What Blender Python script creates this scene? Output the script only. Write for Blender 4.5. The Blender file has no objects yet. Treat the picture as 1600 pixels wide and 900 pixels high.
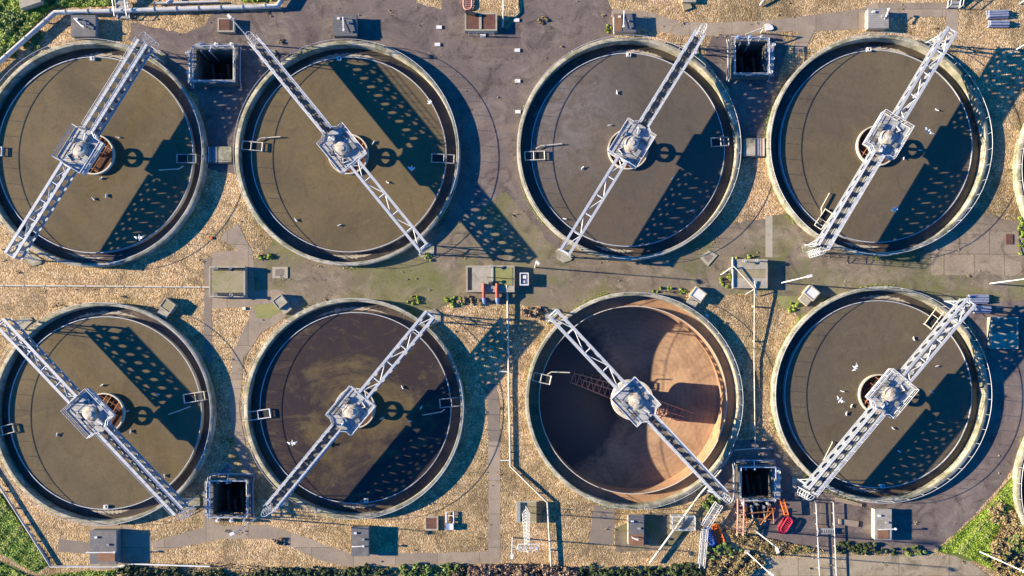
import bpy, math, random
import numpy as np
from mathutils import Vector, geometry
random.seed(7); rng = np.random.default_rng(7)
U = 0.07                      # metres per plan unit
NX, NY, H = 815.0, 540.0, 1100.0   # point under the drone, flying height (plan units)
COT = 3.2                     # shadow length per height
SC = bpy.context.scene; COL = SC.collection
sin, cos, pi = math.sin, math.cos, math.pi

def W(p): return ((p[0]-NX)*U, -(p[1]-NY)*U, p[2]*U)
def G(x, y, z):               # plan position of a point seen at x,y and standing at height z
    k = 1-z/H
    return (NX+(x-NX)*k, NY+(y-NY)*k)

# ------------------------------------------------------------------ materials
def new_mat(name):
    m = bpy.data.materials.new(name); m.use_nodes = True
    nt = m.node_tree; b = nt.nodes['Principled BSDF']
    return m, nt, b
def N(nt, t, **kw):
    n = nt.nodes.new(t)
    for k, v in kw.items():
        if k in n.inputs: n.inputs[k].default_value = v
        else: setattr(n, k, v)
    return n
def pos(nt, scale=(1,1,1)):
    g = N(nt, 'ShaderNodeNewGeometry'); mp = N(nt, 'ShaderNodeMapping'); mp.inputs['Scale'].default_value = scale
    nt.links.new(g.outputs['Position'], mp.inputs['Vector']); return mp.outputs[0]
def noise(nt, v, scale, detail=4, rough=.55, dist=0):
    n = N(nt, 'ShaderNodeTexNoise'); n.inputs['Scale'].default_value = scale; n.inputs['Detail'].default_value = detail
    n.inputs['Roughness'].default_value = rough; n.inputs['Distortion'].default_value = dist
    nt.links.new(v, n.inputs['Vector']); return n.outputs['Fac']
def ramp(nt, fac, stops):
    r = N(nt, 'ShaderNodeValToRGB'); e = r.color_ramp.elements
    while len(e) < len(stops): e.new(.5)
    for i, (p, c) in enumerate(stops):
        e[i].position = p; e[i].color = (c, c, c, 1) if isinstance(c, (int, float)) else (*c, 1)
    nt.links.new(fac, r.inputs[0]); return r.outputs[0]
def mix(nt, fac, a, b, mode='MIX'):
    n = N(nt, 'ShaderNodeMix', data_type='RGBA', blend_type=mode)
    for s, v in ((0, fac), (6, a), (7, b)):
        if isinstance(v, tuple): n.inputs[s].default_value = (*v, 1)
        elif isinstance(v, (int, float)): n.inputs[s].default_value = v
        else: nt.links.new(v, n.inputs[s])
    return n.outputs[2]
def bump(nt, b, h, strength, dist):
    n = N(nt, 'ShaderNodeBump'); n.inputs['Strength'].default_value = strength; n.inputs['Distance'].default_value = dist
    nt.links.new(h, n.inputs['Height']); nt.links.new(n.outputs[0], b.inputs['Normal'])
def simple(name, c, c2=None, scale=1.5, rough=.7, metal=0, bs=.2, stain=None, stain_scale=.35, stain_lim=(.5,.68), fine=0.12):
    """base colour drifting to c2, fine grain, and blotches of a stain colour"""
    m, nt, b = new_mat(name); v = pos(nt)
    col = mix(nt, ramp(nt, noise(nt, v, scale, 5), [(.35, 0), (.68, 1)]), c, c2 or tuple(x*.8 for x in c))
    if stain: col = mix(nt, ramp(nt, noise(nt, v, stain_scale, 7, .62, .3), [(stain_lim[0], 0), (stain_lim[1], 1)]), col, stain)
    g = ramp(nt, noise(nt, v, 9, 3, .7), [(.3, 1-fine*2), (.7, 1+fine)])
    col = mix(nt, 1.0, col, g, 'MULTIPLY')
    nt.links.new(col, b.inputs['Base Color']); b.inputs['Roughness'].default_value = rough; b.inputs['Metallic'].default_value = metal
    b.inputs['Specular IOR Level'].default_value = .3
    if bs: bump(nt, b, noise(nt, v, 7, 5, .65), bs, .05)
    return m

def gravel_mat():
    m, nt, b = new_mat('gravel'); v = pos(nt)
    warp = N(nt, 'ShaderNodeTexNoise'); warp.inputs['Scale'].default_value = 2.5; nt.links.new(v, warp.inputs['Vector'])
    vv = N(nt, 'ShaderNodeVectorMath', operation='MULTIPLY_ADD'); nt.links.new(warp.outputs['Color'], vv.inputs[0]); vv.inputs[1].default_value = (.05,.05,.05); nt.links.new(v, vv.inputs[2])
    vo = N(nt, 'ShaderNodeTexVoronoi'); vo.inputs['Scale'].default_value = 9.0; vo.inputs['Randomness'].default_value = 1
    nt.links.new(vv.outputs[0], vo.inputs['Vector'])
    s = N(nt, 'ShaderNodeSeparateColor'); nt.links.new(vo.outputs['Color'], s.inputs[0])
    stone = ramp(nt, s.outputs[0], [(0, (.20,.14,.075)), (.25, (.36,.26,.14)), (.55, (.47,.345,.19)), (.85, (.57,.43,.25)), (1, (.74,.62,.44))])
    big = noise(nt, v, .09, 5, .6)
    tone = ramp(nt, big, [(.36, (.62,.60,.54)), (.5, (1,.96,.90)), (.64, (1.10,1.0,.98))])
    col = mix(nt, 1, stone, tone, 'MULTIPLY')
    grit = ramp(nt, noise(nt, v, 1.1, 8, .8, .4), [(.3, .58), (.5, 1), (.7, 1.25)])
    col = mix(nt, 1, col, grit, 'MULTIPLY')
    dirt = ramp(nt, noise(nt, v, .38, 8, .72, .9), [(.47, 0), (.62, 1)])
    d2 = N(nt, 'ShaderNodeMath', operation='MULTIPLY'); d2.inputs[1].default_value = .62; nt.links.new(dirt, d2.inputs[0])
    col = mix(nt, d2.outputs[0], col, (.125,.095,.058))
    moss = ramp(nt, noise(nt, v, .21, 6, .7, 1.), [(.60, 0), (.72, .75)])
    col = mix(nt, moss, col, (.13,.13,.035))
    nt.links.new(col, b.inputs['Base Color']); b.inputs['Roughness'].default_value = .9; b.inputs['Specular IOR Level'].default_value = .15
    hgt = ramp(nt, vo.outputs['Distance'], [(.0, 1), (.35, .75), (.75, 0)])
    add = N(nt, 'ShaderNodeMath', operation='MULTIPLY_ADD'); nt.links.new(noise(nt, v, 14, 3), add.inputs[0]); add.inputs[1].default_value = .3; nt.links.new(hgt, add.inputs[2])
    bump(nt, b, add.outputs[0], .6, .05)
    return m
def asphalt_mat(name, c, c2, pale, green=(.10,.11,.035), gl=(.62,.75), joints=None):
    m, nt, b = new_mat(name); v = pos(nt)
    col = mix(nt, ramp(nt, noise(nt, v, .16, 6, .6, .4), [(.38, 0), (.62, 1)]), c, c2)
    col = mix(nt, ramp(nt, noise(nt, v, .24, 9, .74, 1.4), [(.50, 0), (.66, .85)]), col, pale)
    col = mix(nt, ramp(nt, noise(nt, v, .33, 8, .72, 1.6), [(.50, 0), (.64, .75)]), col, tuple(x*.48 for x in c))
    col = mix(nt, ramp(nt, noise(nt, pos(nt, (.25, 1.3, 1)), .5, 8, .75, .5), [(.54, 0), (.70, .6)]), col, (pale[0], pale[1]*.93, pale[2]*.82))
    if joints:
        bk = N(nt, 'ShaderNodeTexBrick'); nt.links.new(v, bk.inputs['Vector']); bk.inputs['Scale'].default_value = 1; bk.inputs['Brick Width'].default_value = joints[0]; bk.inputs['Row Height'].default_value = joints[1]; bk.inputs['Mortar Size'].default_value = .035
        for q, cc in (('Color1', (.88,.88,.88,1)), ('Color2', (1.08,1.06,1.03,1)), ('Mortar', (.42,.42,.36,1))): bk.inputs[q].default_value = cc
        col = mix(nt, 1, col, bk.outputs['Color'], 'MULTIPLY')
    col = mix(nt, ramp(nt, noise(nt, v, .13, 7, .68, .6), [(gl[0], 0), (gl[1], .8)]), col, green)
    sp = ramp(nt, noise(nt, v, 6, 4, .8), [(.3, .72), (.5, 1), (.75, 1.25)])
    col = mix(nt, 1, col, sp, 'MULTIPLY')
    cr = N(nt, 'ShaderNodeTexVoronoi', feature='DISTANCE_TO_EDGE'); cr.inputs['Scale'].default_value = .16
    wv = N(nt, 'ShaderNodeTexNoise'); wv.inputs['Scale'].default_value = .8; wv.inputs['Detail'].default_value = 6; nt.links.new(v, wv.inputs['Vector'])
    vv = N(nt, 'ShaderNodeVectorMath', operation='MULTIPLY_ADD'); nt.links.new(wv.outputs['Color'], vv.inputs[0]); vv.inputs[1].default_value = (2.,2.,2.); nt.links.new(v, vv.inputs[2])
    nt.links.new(vv.outputs[0], cr.inputs['Vector'])
    col = mix(nt, ramp(nt, cr.outputs['Distance'], [(0, .22), (.006, 0)]), col, (.05,.045,.035))
    nt.links.new(col, b.inputs['Base Color']); b.inputs['Roughness'].default_value = .88; b.inputs['Specular IOR Level'].default_value = .2
    bump(nt, b, noise(nt, v, 11, 5, .75), .35, .03)
    return m
def concrete_mat(name, c, c2, green=None, joint=0, gl=(.5,.66)):
    m, nt, b = new_mat(name); v = pos(nt)
    col = mix(nt, ramp(nt, noise(nt, v, .55, 6, .65, .4), [(.36, 0), (.66, 1)]), c, c2)
    col = mix(nt, ramp(nt, noise(nt, v, 1.6, 7, .75, .6), [(.56, 0), (.74, .7)]), col, tuple(x*.42 for x in c2))
    if joint:
        bk = N(nt, 'ShaderNodeTexBrick'); nt.links.new(v, bk.inputs['Vector']); bk.inputs['Scale'].default_value = 1; bk.inputs['Brick Width'].default_value = joint; bk.inputs['Row Height'].default_value = joint*.8; bk.inputs['Mortar Size'].default_value = .03
        for q, cc in (('Color1', (.84,.84,.84,1)), ('Color2', (1.08,1.06,1.03,1)), ('Mortar', (.5,.48,.42,1))): bk.inputs[q].default_value = cc
        col = mix(nt, 1, col, bk.outputs['Color'], 'MULTIPLY')
    if green: col = mix(nt, ramp(nt, noise(nt, v, .7, 7, .7, .5), [(gl[0], 0), (gl[1], .8)]), col, green)
    sp = ramp(nt, noise(nt, v, 7, 4, .8), [(.3, .78), (.5, 1), (.75, 1.18)])
    col = mix(nt, 1, col, sp, 'MULTIPLY')
    nt.links.new(col, b.inputs['Base Color']); b.inputs['Roughness'].default_value = .85; b.inputs['Specular IOR Level'].default_value = .25
    bump(nt, b, noise(nt, v, 8, 5, .7), .3, .03)
    return m
def water_mat(name, c, c2, patch=None, plim=(.48,.62), pscale=.09, foam=None):
    m, nt, b = new_mat(name); v = pos(nt)
    col = mix(nt, ramp(nt, noise(nt, v, .10, 5, .55, 1.), [(.35, 0), (.65, 1)]), c, c2)
    if patch: col = mix(nt, ramp(nt, noise(nt, v, pscale, 7, .68, .9), [(plim[0], 0), (plim[1], 1)]), col, patch)
    col = mix(nt, ramp(nt, noise(nt, v, .8, 6, .7, 1.5), [(.55, 0), (.8, .35)]), col, tuple(x*.55 for x in c))
    col = mix(nt, ramp(nt, noise(nt, pos(nt, (1, .45, 1)), .42, 8, .72, 2.2), [(.52, 0), (.70, .55)]), col, tuple(x*.62 for x in c2))
    col = mix(nt, ramp(nt, noise(nt, pos(nt, (.5, 1, 1)), .3, 8, .7, 2.6), [(.54, 0), (.72, .5)]), col, (c[0]*1.22, c[1]*1.2, c[2]*1.25))
    sp = ramp(nt, noise(nt, v, 4, 5, .8), [(.28, .84), (.72, 1.12)])
    col = mix(nt, 1, col, sp, 'MULTIPLY')
    fl = N(nt, 'ShaderNodeMath', operation='MULTIPLY'); nt.links.new(ramp(nt, noise(nt, v, 6.5, 3, .8), [(.70, 0), (.74, 1)]), fl.inputs[0]); nt.links.new(ramp(nt, noise(nt, v, .16, 4, .6), [(.50, 0), (.64, .7)]), fl.inputs[1])
    col = mix(nt, fl.outputs[0], col, (.34,.30,.23))
    if foam:
        fx, fy, fr = foam; cx, cy, _ = W((fx, fy, 0))
        d = N(nt, 'ShaderNodeVectorMath', operation='DISTANCE'); nt.links.new(pos(nt, (1,1,0)), d.inputs[0]); d.inputs[1].default_value = (cx, cy, 0)
        near = ramp(nt, N_div(nt, d.outputs['Value'], fr*U), [(.35, .9), (1, 0)])
        g = ramp(nt, noise(nt, v, .55, 9, .78, 1.4), [(.36, 0), (.6, 1)])
        k = N(nt, 'ShaderNodeMath', operation='MULTIPLY'); nt.links.new(near, k.inputs[0]); nt.links.new(g, k.inputs[1])
        col = mix(nt, k.outputs[0], col, (.19,.165,.15))
        g2 = ramp(nt, noise(nt, v, 3.2, 5, .8, .4), [(.60, 0), (.70, .7)])
        k2 = N(nt, 'ShaderNodeMath', operation='MULTIPLY'); nt.links.new(near, k2.inputs[0]); nt.links.new(g2, k2.inputs[1])
        col = mix(nt, k2.outputs[0], col, (.36,.33,.30))
    nt.links.new(col, b.inputs['Base Color']); b.inputs['Roughness'].default_value = .22; b.inputs['IOR'].default_value = 1.33
    bump(nt, b, noise(nt, v, 3.5, 3), .06, .03)
    return m
def N_div(nt, a, k):
    n = N(nt, 'ShaderNodeMath', operation='DIVIDE'); nt.links.new(a, n.inputs[0]); n.inputs[1].default_value = k; return n.outputs[0]
def leaf_mat(name, cols, scale=1.6):
    m, nt, b = new_mat(name); v = pos(nt)
    at = N(nt, 'ShaderNodeAttribute', attribute_name='tint')
    n1 = ramp(nt, noise(nt, v, .35, 4), [(.3, .75), (.7, 1.2)])
    c = ramp(nt, at.outputs['Fac'], [(i/(len(cols)-1), q) for i, q in enumerate(cols)])
    col = mix(nt, 1, c, n1, 'MULTIPLY')
    nt.links.new(col, b.inputs['Base Color']); b.inputs['Roughness'].default_value = .6; b.inputs['Specular IOR Level'].default_value = .25
    return m
def launder_mat():
    m, nt, b = new_mat('launder_water'); v = pos(nt)
    col = mix(nt, ramp(nt, noise(nt, v, .35, 6, .6, .6), [(.4, 0), (.65, 1)]), (.045,.037,.03), (.10,.075,.05))
    fo = ramp(nt, noise(nt, v, 1.1, 9, .8, .8), [(.56, 0), (.66, 1)])
    reg = ramp(nt, noise(nt, v, .06, 3), [(.5, 0), (.6, .8)])
    k = N(nt, 'ShaderNodeMath', operation='MULTIPLY'); nt.links.new(fo, k.inputs[0]); nt.links.new(reg, k.inputs[1])
    col = mix(nt, k.outputs[0], col, (.34,.30,.24))
    nt.links.new(col, b.inputs['Base Color']); b.inputs['Roughness'].default_value = .3
    bump(nt, b, noise(nt, v, 5, 4), .3, .04)
    return m
def floor_mat():
    m, nt, b = new_mat('rusty_tank_floor'); v = pos(nt)
    col = mix(nt, ramp(nt, noise(nt, v, .12, 6, .6, .5), [(.35, 0), (.65, 1)]), (.37,.245,.145), (.27,.16,.095))
    col = mix(nt, ramp(nt, noise(nt, v, .3, 8, .75, .7), [(.47, 0), (.64, .8)]), col, (.18,.11,.07))
    wr = N(nt, 'ShaderNodeTexWave', wave_type='RINGS', rings_direction='SPHERICAL'); mpn = N(nt, 'ShaderNodeVectorMath', operation='SUBTRACT'); nt.links.new(pos(nt, (1,1,0)), mpn.inputs[0]); mpn.inputs[1].default_value = (*W((985, 627, 0))[:2], 0); nt.links.new(mpn.outputs[0], wr.inputs['Vector']); wr.inputs['Scale'].default_value = .55; wr.inputs['Distortion'].default_value = 2.5; wr.inputs['Detail'].default_value = 4; wr.inputs['Detail Roughness'].default_value = .7
    col = mix(nt, 1, col, ramp(nt, wr.outputs['Fac'], [(.1, .95), (.9, 1.03)]), 'MULTIPLY')
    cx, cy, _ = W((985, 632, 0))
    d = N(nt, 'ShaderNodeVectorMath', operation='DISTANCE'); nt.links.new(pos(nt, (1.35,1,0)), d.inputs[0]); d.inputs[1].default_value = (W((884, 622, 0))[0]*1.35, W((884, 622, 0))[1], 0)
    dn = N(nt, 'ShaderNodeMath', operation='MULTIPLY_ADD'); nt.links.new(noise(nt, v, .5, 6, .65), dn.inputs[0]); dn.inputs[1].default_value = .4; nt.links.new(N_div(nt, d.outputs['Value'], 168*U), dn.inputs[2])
    wet_shade = ramp(nt, dn.outputs[0], [(.86, .95), (1.42, 0)])  # damp sludge colour, widened to paint the shaded side of the floor darker
    col = mix(nt, wet_shade, col, (.028,.037,.041))
    sp = ramp(nt, noise(nt, v, 4, 5, .8), [(.3, .8), (.7, 1.15)])
    col = mix(nt, 1, col, sp, 'MULTIPLY')
    nt.links.new(col, b.inputs['Base Color']); b.inputs['Roughness'].default_value = .75
    bump(nt, b, noise(nt, v, 3, 6, .7), .3, .05)
    return m

M = {}
M['gravel'] = gravel_mat()
M['asphalt'] = asphalt_mat('worn_asphalt', (.130,.105,.098), (.175,.142,.125), (.24,.20,.165), gl=(.66,.8))
M['yard'] = asphalt_mat('worn_yard', (.175,.142,.105), (.225,.183,.13), (.32,.265,.19), (.14,.15,.045), gl=(.47,.62))
M['concrete_road'] = asphalt_mat('pale_concrete_road', (.36,.30,.21), (.42,.35,.24), (.30,.24,.17), (.2,.18,.06), gl=(.66,.8), joints=(5.5,4.2))
M['slabs'] = asphalt_mat('slab_paving', (.25,.205,.15), (.30,.245,.18), (.36,.30,.22), (.2,.19,.06), gl=(.58,.72), joints=(3.3,2.5))
M['path'] = concrete_mat('path_concrete', (.27,.22,.17), (.34,.28,.215), (.19,.17,.09), 4.6, (.56,.72))
M['wet_path'] = concrete_mat('dark_path_concrete', (.19,.16,.13), (.23,.19,.15))
M['rim'] = concrete_mat('lichen_concrete', (.47,.43,.33), (.30,.28,.22), (.13,.135,.075), gl=(.43,.60))
M['concrete'] = concrete_mat('grey_concrete', (.40,.36,.28), (.33,.30,.23))
M['mossy'] = concrete_mat('mossy_slab', (.32,.275,.17), (.27,.235,.14), (.20,.20,.07))
M['lime'] = concrete_mat('lime_slab', (.27,.26,.10), (.21,.22,.085), (.16,.17,.07))
M['grey_slab'] = concrete_mat('stained_slab', (.42,.38,.31), (.33,.30,.24), (.24,.22,.12))
M['steel'] = simple('galvanised_steel', (.54,.56,.575), (.44,.47,.495), 1.2, .5, .1, .05)
M['rail'] = simple('rail_steel', (.64,.655,.665), (.54,.555,.575), 1.2, .45, .1, 0)
M['greysteel'] = simple('dull_steel', (.36,.37,.37), (.27,.28,.28), 1.2, .55, .1, .05)
M['grating'] = simple('deck_grating', (.22,.21,.20), (.14,.14,.135), 2, .6, .1, .2, (.16,.14,.12), 1.4)
M['web'] = simple('shade_toned_web_steel', (.30,.33,.36), (.24,.27,.30), 1.2, .55, .1, .05)  # same steel as the flanges, colour darkened to deepen the shaded girder faces
M['plat'] = simple('platform_plate', (.44,.45,.45), (.36,.37,.38), 1.4, .6, .05, .1, (.28,.25,.2), 1.1)
M['hood'] = simple('weathered_hood', (.58,.53,.44), (.48,.43,.35), 1.5, .7, 0, .25, (.27,.22,.16), 1.6, (.50,.66))
M['rust'] = simple('rusty_steel', (.36,.14,.05), (.22,.08,.03), 2, .85, 0, .3, (.5,.3,.16), 1.5)
M['rust_dark'] = simple('dark_rust', (.10,.045,.03), (.06,.03,.02), 2, .9, 0, .3)
M['brownlid'] = simple('brown_lid', (.16,.075,.05), (.11,.05,.04), 2, .8, 0, .2)
M['dark'] = simple('dark_wet', (.035,.033,.03), (.02,.02,.02), 1, .6, 0, .2)
M['pitwall'] = concrete_mat('pit_wall', (.16,.15,.13), (.10,.095,.085))
M['roof_grey'] = simple('roof_sheet', (.15,.155,.165), (.12,.125,.135), 1, .6, 0, .1, (.22,.2,.18), .8)
M['roof_pale'] = simple('pale_roof', (.36,.35,.33), (.30,.295,.28), 1, .6, 0, .1, (.25,.22,.17), .8)
M['cab'] = simple('kiosk_wall', (.60,.56,.46), (.52,.48,.40), 1, .6, 0, .1)
M['cab_dark'] = simple('kiosk_dark_wall', (.22,.23,.22), (.17,.18,.17), 1, .6, 0, .1)
M['rustpatch'] = simple('rust_brown_sheet', (.26,.14,.075), (.19,.10,.06), 1.5, .75, 0, .15)
M['white'] = simple('white_paint', (.78,.77,.74), (.68,.67,.64), 1.5, .5, 0, .05, (.5,.47,.42), 1.2, (.58,.72))
M['pipe'] = simple('pale_pipe', (.62,.60,.55), (.50,.49,.46), .8, .5, 0, .1, (.36,.33,.28), .8, (.56,.7))
M['thinpipe'] = simple('cream_pipe', (.66,.60,.48), (.55,.50,.40), .8, .6, 0, .05)
M['red'] = simple('red_pipe', (.50,.085,.05), (.40,.07,.05), 2, .5, 0, .1)
M['bluecap'] = simple('blue_collar', (.16,.24,.42), (.24,.32,.48), 2, .5)
M['orange'] = simple('orange_plastic', (.72,.16,.02), (.62,.12,.02), 2, .5)
M['pinkor'] = simple('faded_orange_steel', (.66,.38,.27), (.58,.28,.18), 2, .6)
M['blue'] = simple('blue_plastic', (.03,.10,.36), (.03,.08,.28), 2, .5)
M['crimson'] = simple('crimson_plastic', (.52,.03,.07), (.42,.03,.06), 2, .5)
M['pink'] = simple('salmon_pink', (.62,.33,.27), (.55,.28,.23), 2, .6)
M['slate'] = simple('slate_blue_tubes', (.27,.30,.40), (.20,.23,.33), 2, .5)
M['black'] = simple('black_rubber', (.02,.02,.022), (.03,.03,.03), 2, .6)
M['foam'] = simple('channel_foam', (.46,.41,.33), (.34,.30,.24), 3, .8, 0, .5)
M['gull'] = simple('gull_white', (.85,.84,.82), (.80,.79,.77), 3, .7, 0, 0)
M['gullgrey'] = simple('gull_grey', (.66,.67,.69), (.6,.61,.63), 3, .7, 0, 0)
M['water'] = water_mat('murky_water', (.166,.128,.066), (.138,.108,.060), (.114,.089,.052), (.48,.68))
M['water_c'] = water_mat('scummy_water', (.120,.096,.068), (.116,.097,.076), (.098,.087,.077), (.46,.66), .12, foam=(858,180,150))
M['water_d'] = water_mat('greyish_water', (.142,.114,.072), (.120,.097,.062), (.104,.087,.066), (.47,.68))
M['water_dark'] = water_mat('sludgy_water', (.130,.100,.050), (.105,.082,.045), (.044,.034,.034), (.37,.47), .085)
M['launder'] = launder_mat()
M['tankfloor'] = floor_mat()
M['rustwall'] = simple('rusty_concrete', (.42,.25,.14), (.34,.20,.12), 1, .8, 0, .3, (.24,.14,.09), .6)
M['leaf'] = leaf_mat('leaf_green', [(.05,.08,.02), (.12,.19,.04), (.18,.26,.06), (.28,.33,.12)])
M['leaf_dark'] = leaf_mat('leaf_dark', [(.02,.032,.012), (.05,.075,.022), (.08,.11,.035), (.16,.19,.10)])
M['grass'] = leaf_mat('grass_blades', [(.12,.19,.022), (.22,.32,.036), (.29,.39,.052), (.36,.38,.11)])
M['turf'] = simple('turf_soil', (.13,.18,.035), (.11,.13,.035), .6, .9, 0, .6)
M['brush'] = leaf_mat('dead_brush', [(.10,.06,.04), (.20,.13,.09), (.30,.21,.15), (.36,.27,.17)])
M['straw'] = leaf_mat('straw', [(.12,.09,.04), (.27,.2,.10), (.38,.29,.15), (.20,.19,.06)])
M['bark'] = simple('bark', (.09,.065,.045), (.06,.045,.03), 3, .9)

# ------------------------------------------------------------------ mesh builder (plan units in, metres out)
class MB:
    def __init__(s): s.v = []; s.f = []
    def add(s, v, f):
        o = len(s.v); s.v += [tuple(p) for p in v]; s.f += [tuple(i+o for i in q) for q in f]; return s
    def prism(s, pts, z0, z1):
        n = len(pts); v = [(x, y, z0) for x, y in pts]+[(x, y, z1) for x, y in pts]
        f = [tuple(range(n-1, -1, -1)), tuple(range(n, 2*n))]+[(i, (i+1) % n, n+(i+1) % n, n+i) for i in range(n)]
        return s.add(v, f)
    def box(s, x0, y0, x1, y1, z0, z1): return s.prism([(x0, y0), (x1, y0), (x1, y1), (x0, y1)], z0, z1)
    def obox(s, cx, cy, lx, ly, a, z0, z1):
        c, d = cos(a), sin(a)
        return s.prism([(cx+c*u-d*w, cy+d*u+c*w) for u, w in ((-lx/2, -ly/2), (lx/2, -ly/2), (lx/2, ly/2), (-lx/2, ly/2))], z0, z1)
    def tube(s, path, r, n=6, closed=False):
        P = [Vector(p) for p in path]; m = len(P); rings = []
        for i in range(m):
            a = P[(i-1) % m] if (closed or i > 0) else P[i]; b = P[(i+1) % m] if (closed or i < m-1) else P[i]
            t = (b-a).normalized(); up = Vector((0, 0, 1)) if abs(t.z) < .9 else Vector((1, 0, 0))
            x = t.cross(up).normalized(); y = t.cross(x).normalized()
            k = 1.0
            if (closed or 0 < i < m-1):
                d1 = (P[i]-a).normalized(); d2 = (b-P[i]).normalized(); k = min(1.6, 1/max(.5, math.sqrt(max(.1, (1+d1.dot(d2))/2))))
            rings.append([P[i]+(x*cos(q)+y*sin(q))*r*k for q in [2*pi*j/n for j in range(n)]])
        v = [p for R in rings for p in R]; f = []
        for i in range(m if closed else m-1):
            for j in range(n):
                a = i*n+j; b = i*n+(j+1) % n; c = ((i+1) % m)*n+(j+1) % n; d = ((i+1) % m)*n+j; f.append((a, b, c, d))
        if not closed: f += [tuple(range(n-1, -1, -1)), tuple(range((m-1)*n, m*n))]
        return s.add(v, f)
    def bar(s, p, q, r=.35, n=4): return s.tube([p, q], r, n)
    def cyl(s, x, y, r, z0, z1, n=16): return s.prism([(x+r*cos(2*pi*i/n), y+r*sin(2*pi*i/n)) for i in range(n)], z0, z1)
    def lathe(s, cx, cy, prof, n=96, closed=True, sq=None):
        k = len(prof); v = []; f = []
        for i in range(n):
            a = 2*pi*i/n
            for r, z in prof: v.append((cx+r*cos(a), cy+r*sin(a), z))
        for i in range(n):
            for j in range(k if closed else k-1):
                f.append((i*k+j, i*k+(j+1) % k, ((i+1) % n)*k+(j+1) % k, ((i+1) % n)*k+j))
        return s.add(v, f)
    def build(s, name, mat, parent=None, org=None, smooth=False, sheet=False):
        me = bpy.data.meshes.new(name)
        if org is None: org = ORG.get(parent.name) if parent is not None else None
        o3 = Vector(W(org)) if org is not None else Vector((0, 0, 0))
        me.from_pydata([Vector(W(p))-o3 for p in s.v], [], s.f); me.update()
        import bmesh
        bm = bmesh.new(); bm.from_mesh(me)
        if sheet:
            for f in bm.faces:
                f.normal_update()
                if f.normal.z < 0: f.normal_flip()
        else: bmesh.ops.recalc_face_normals(bm, faces=bm.faces)
        bm.to_mesh(me); bm.free()
        if smooth:
            me.polygons.foreach_set('use_smooth', [True]*len(me.polygons)); me.set_sharp_from_angle(angle=.7)
        me.materials.append(mat if not isinstance(mat, str) else M[mat])
        ob = bpy.data.objects.new(name, me); COL.objects.link(ob)
        if parent is not None: ob.parent = parent; ORG[ob.name] = org
        elif org is not None: ob.location = o3
        return ob
ORG = {}
def tag(o, label=None, cat=None, group=None, kind=None):
    if label: o['label'] = label
    if cat: o['category'] = cat
    if group: o['group'] = group
    if kind: o['kind'] = kind
    return o
def thing(name, x, y, label, cat, group=None, z=0):
    o = bpy.data.objects.new(name, None); COL.objects.link(o); o.empty_display_size = .2
    o.location = W((x, y, z)); ORG[o.name] = (x, y, z); return tag(o, label, cat, group)
def copy_tree(o, loc, rot=0, label=None, parent=None):
    c = o.copy(); COL.objects.link(c)
    if parent is not None: c.parent = parent
    else: c.location = loc; c.rotation_euler.z = rot
    if label: c['label'] = label
    for ch in list(o.children): copy_tree(ch, None, parent=c)
    return c

# ------------------------------------------------------------------ ground
TK = [  # seen centre, seen radius
    (144, 240, 177), (543, 239.5, 176), (982, 232, 174.5), (1372.5, 226.5, 173.5),
    (160, 646, 174), (553.5, 638, 172.5), (990, 625.5, 169.5), (1376, 616.5, 169),
    (1764, 266, 175), (1764, 762, 176)]
ZR, ZW = 10.0, 2.0
TANKS = [(*G(x, y, ZR), r*(1-ZR/H)) for x, y, r in TK]
PITS = [(311, 82, 371, 131), (1145, 70, 1193, 120), (337, 750, 391, 802), (1154, 729, 1203, 776)]
HOLES = [[(cx+(r-2)*cos(2*pi*i/96), cy+(r-2)*sin(2*pi*i/96)) for i in range(96)] for cx, cy, r in TANKS] + \
        [[(a+1, b+1), (c-1, b+1), (c-1, d-1), (a+1, d-1)] for a, b, c, d in PITS]
def inside(p, poly):
    x, y = p; r = False; j = len(poly)-1
    for i in range(len(poly)):
        xi, yi = poly[i]; xj, yj = poly[j]
        if (yi > y) != (yj > y) and x < (xj-xi)*(y-yi)/(yj-yi)+xi: r = not r
        j = i
    return r
def rough_poly(pts, jit, step=9):
    out = []
    for i in range(len(pts)):
        a = pts[i]; b = pts[(i+1) % len(pts)]; L = math.dist(a, b); k = max(1, int(L/step))
        for j in range(k):
            t = j/k; q = 0 if j == 0 else jit
            out.append((a[0]+(b[0]-a[0])*t+random.uniform(-q, q), a[1]+(b[1]-a[1])*t+random.uniform(-q, q)))
    return out
LEV = []
def sheet(name, pts, z, mat, jit=0, label=None, kind='structure'):
    if jit: pts = rough_poly(pts, jit)
    xs = [p[0] for p in pts]; ys = [p[1] for p in pts]; bb = (min(xs), min(ys), max(xs), max(ys))
    lv = max([0]+[l for b, l in LEV if b[0] < bb[2] and b[2] > bb[0] and b[1] < bb[3] and b[3] > bb[1]])
    if z > 0: z = Z1*(lv+1); LEV.append((bb, lv+1))
    V = [Vector(p) for p in pts]; E = [(i, (i+1) % len(pts)) for i in range(len(pts))]
    use = []
    for h in HOLES:
        hx = [p[0] for p in h]; hy = [p[1] for p in h]
        if max(hx) < min(xs) or min(hx) > max(xs) or max(hy) < min(ys) or min(hy) > max(ys): continue
        o = len(V); V += [Vector(p) for p in h]; E += [(o+i, o+(i+1) % len(h)) for i in range(len(h))]; use.append(h)
    r = geometry.delaunay_2d_cdt(V, E, [], 0, 1e-4)
    vs, fs = r[0], r[2]; m = MB(); keep = []
    for f in fs:
        c = sum((vs[i] for i in f), Vector((0, 0)))/len(f)
        if inside(c, pts) and not any(inside(c, h) for h in use): keep.append(tuple(f))
    m.add([(p.x, p.y, z) for p in vs], keep)
    o = m.build(name, mat, sheet=True); tag(o, label, None, None, kind); return o
Z1 = .06
B = 9000
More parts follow.
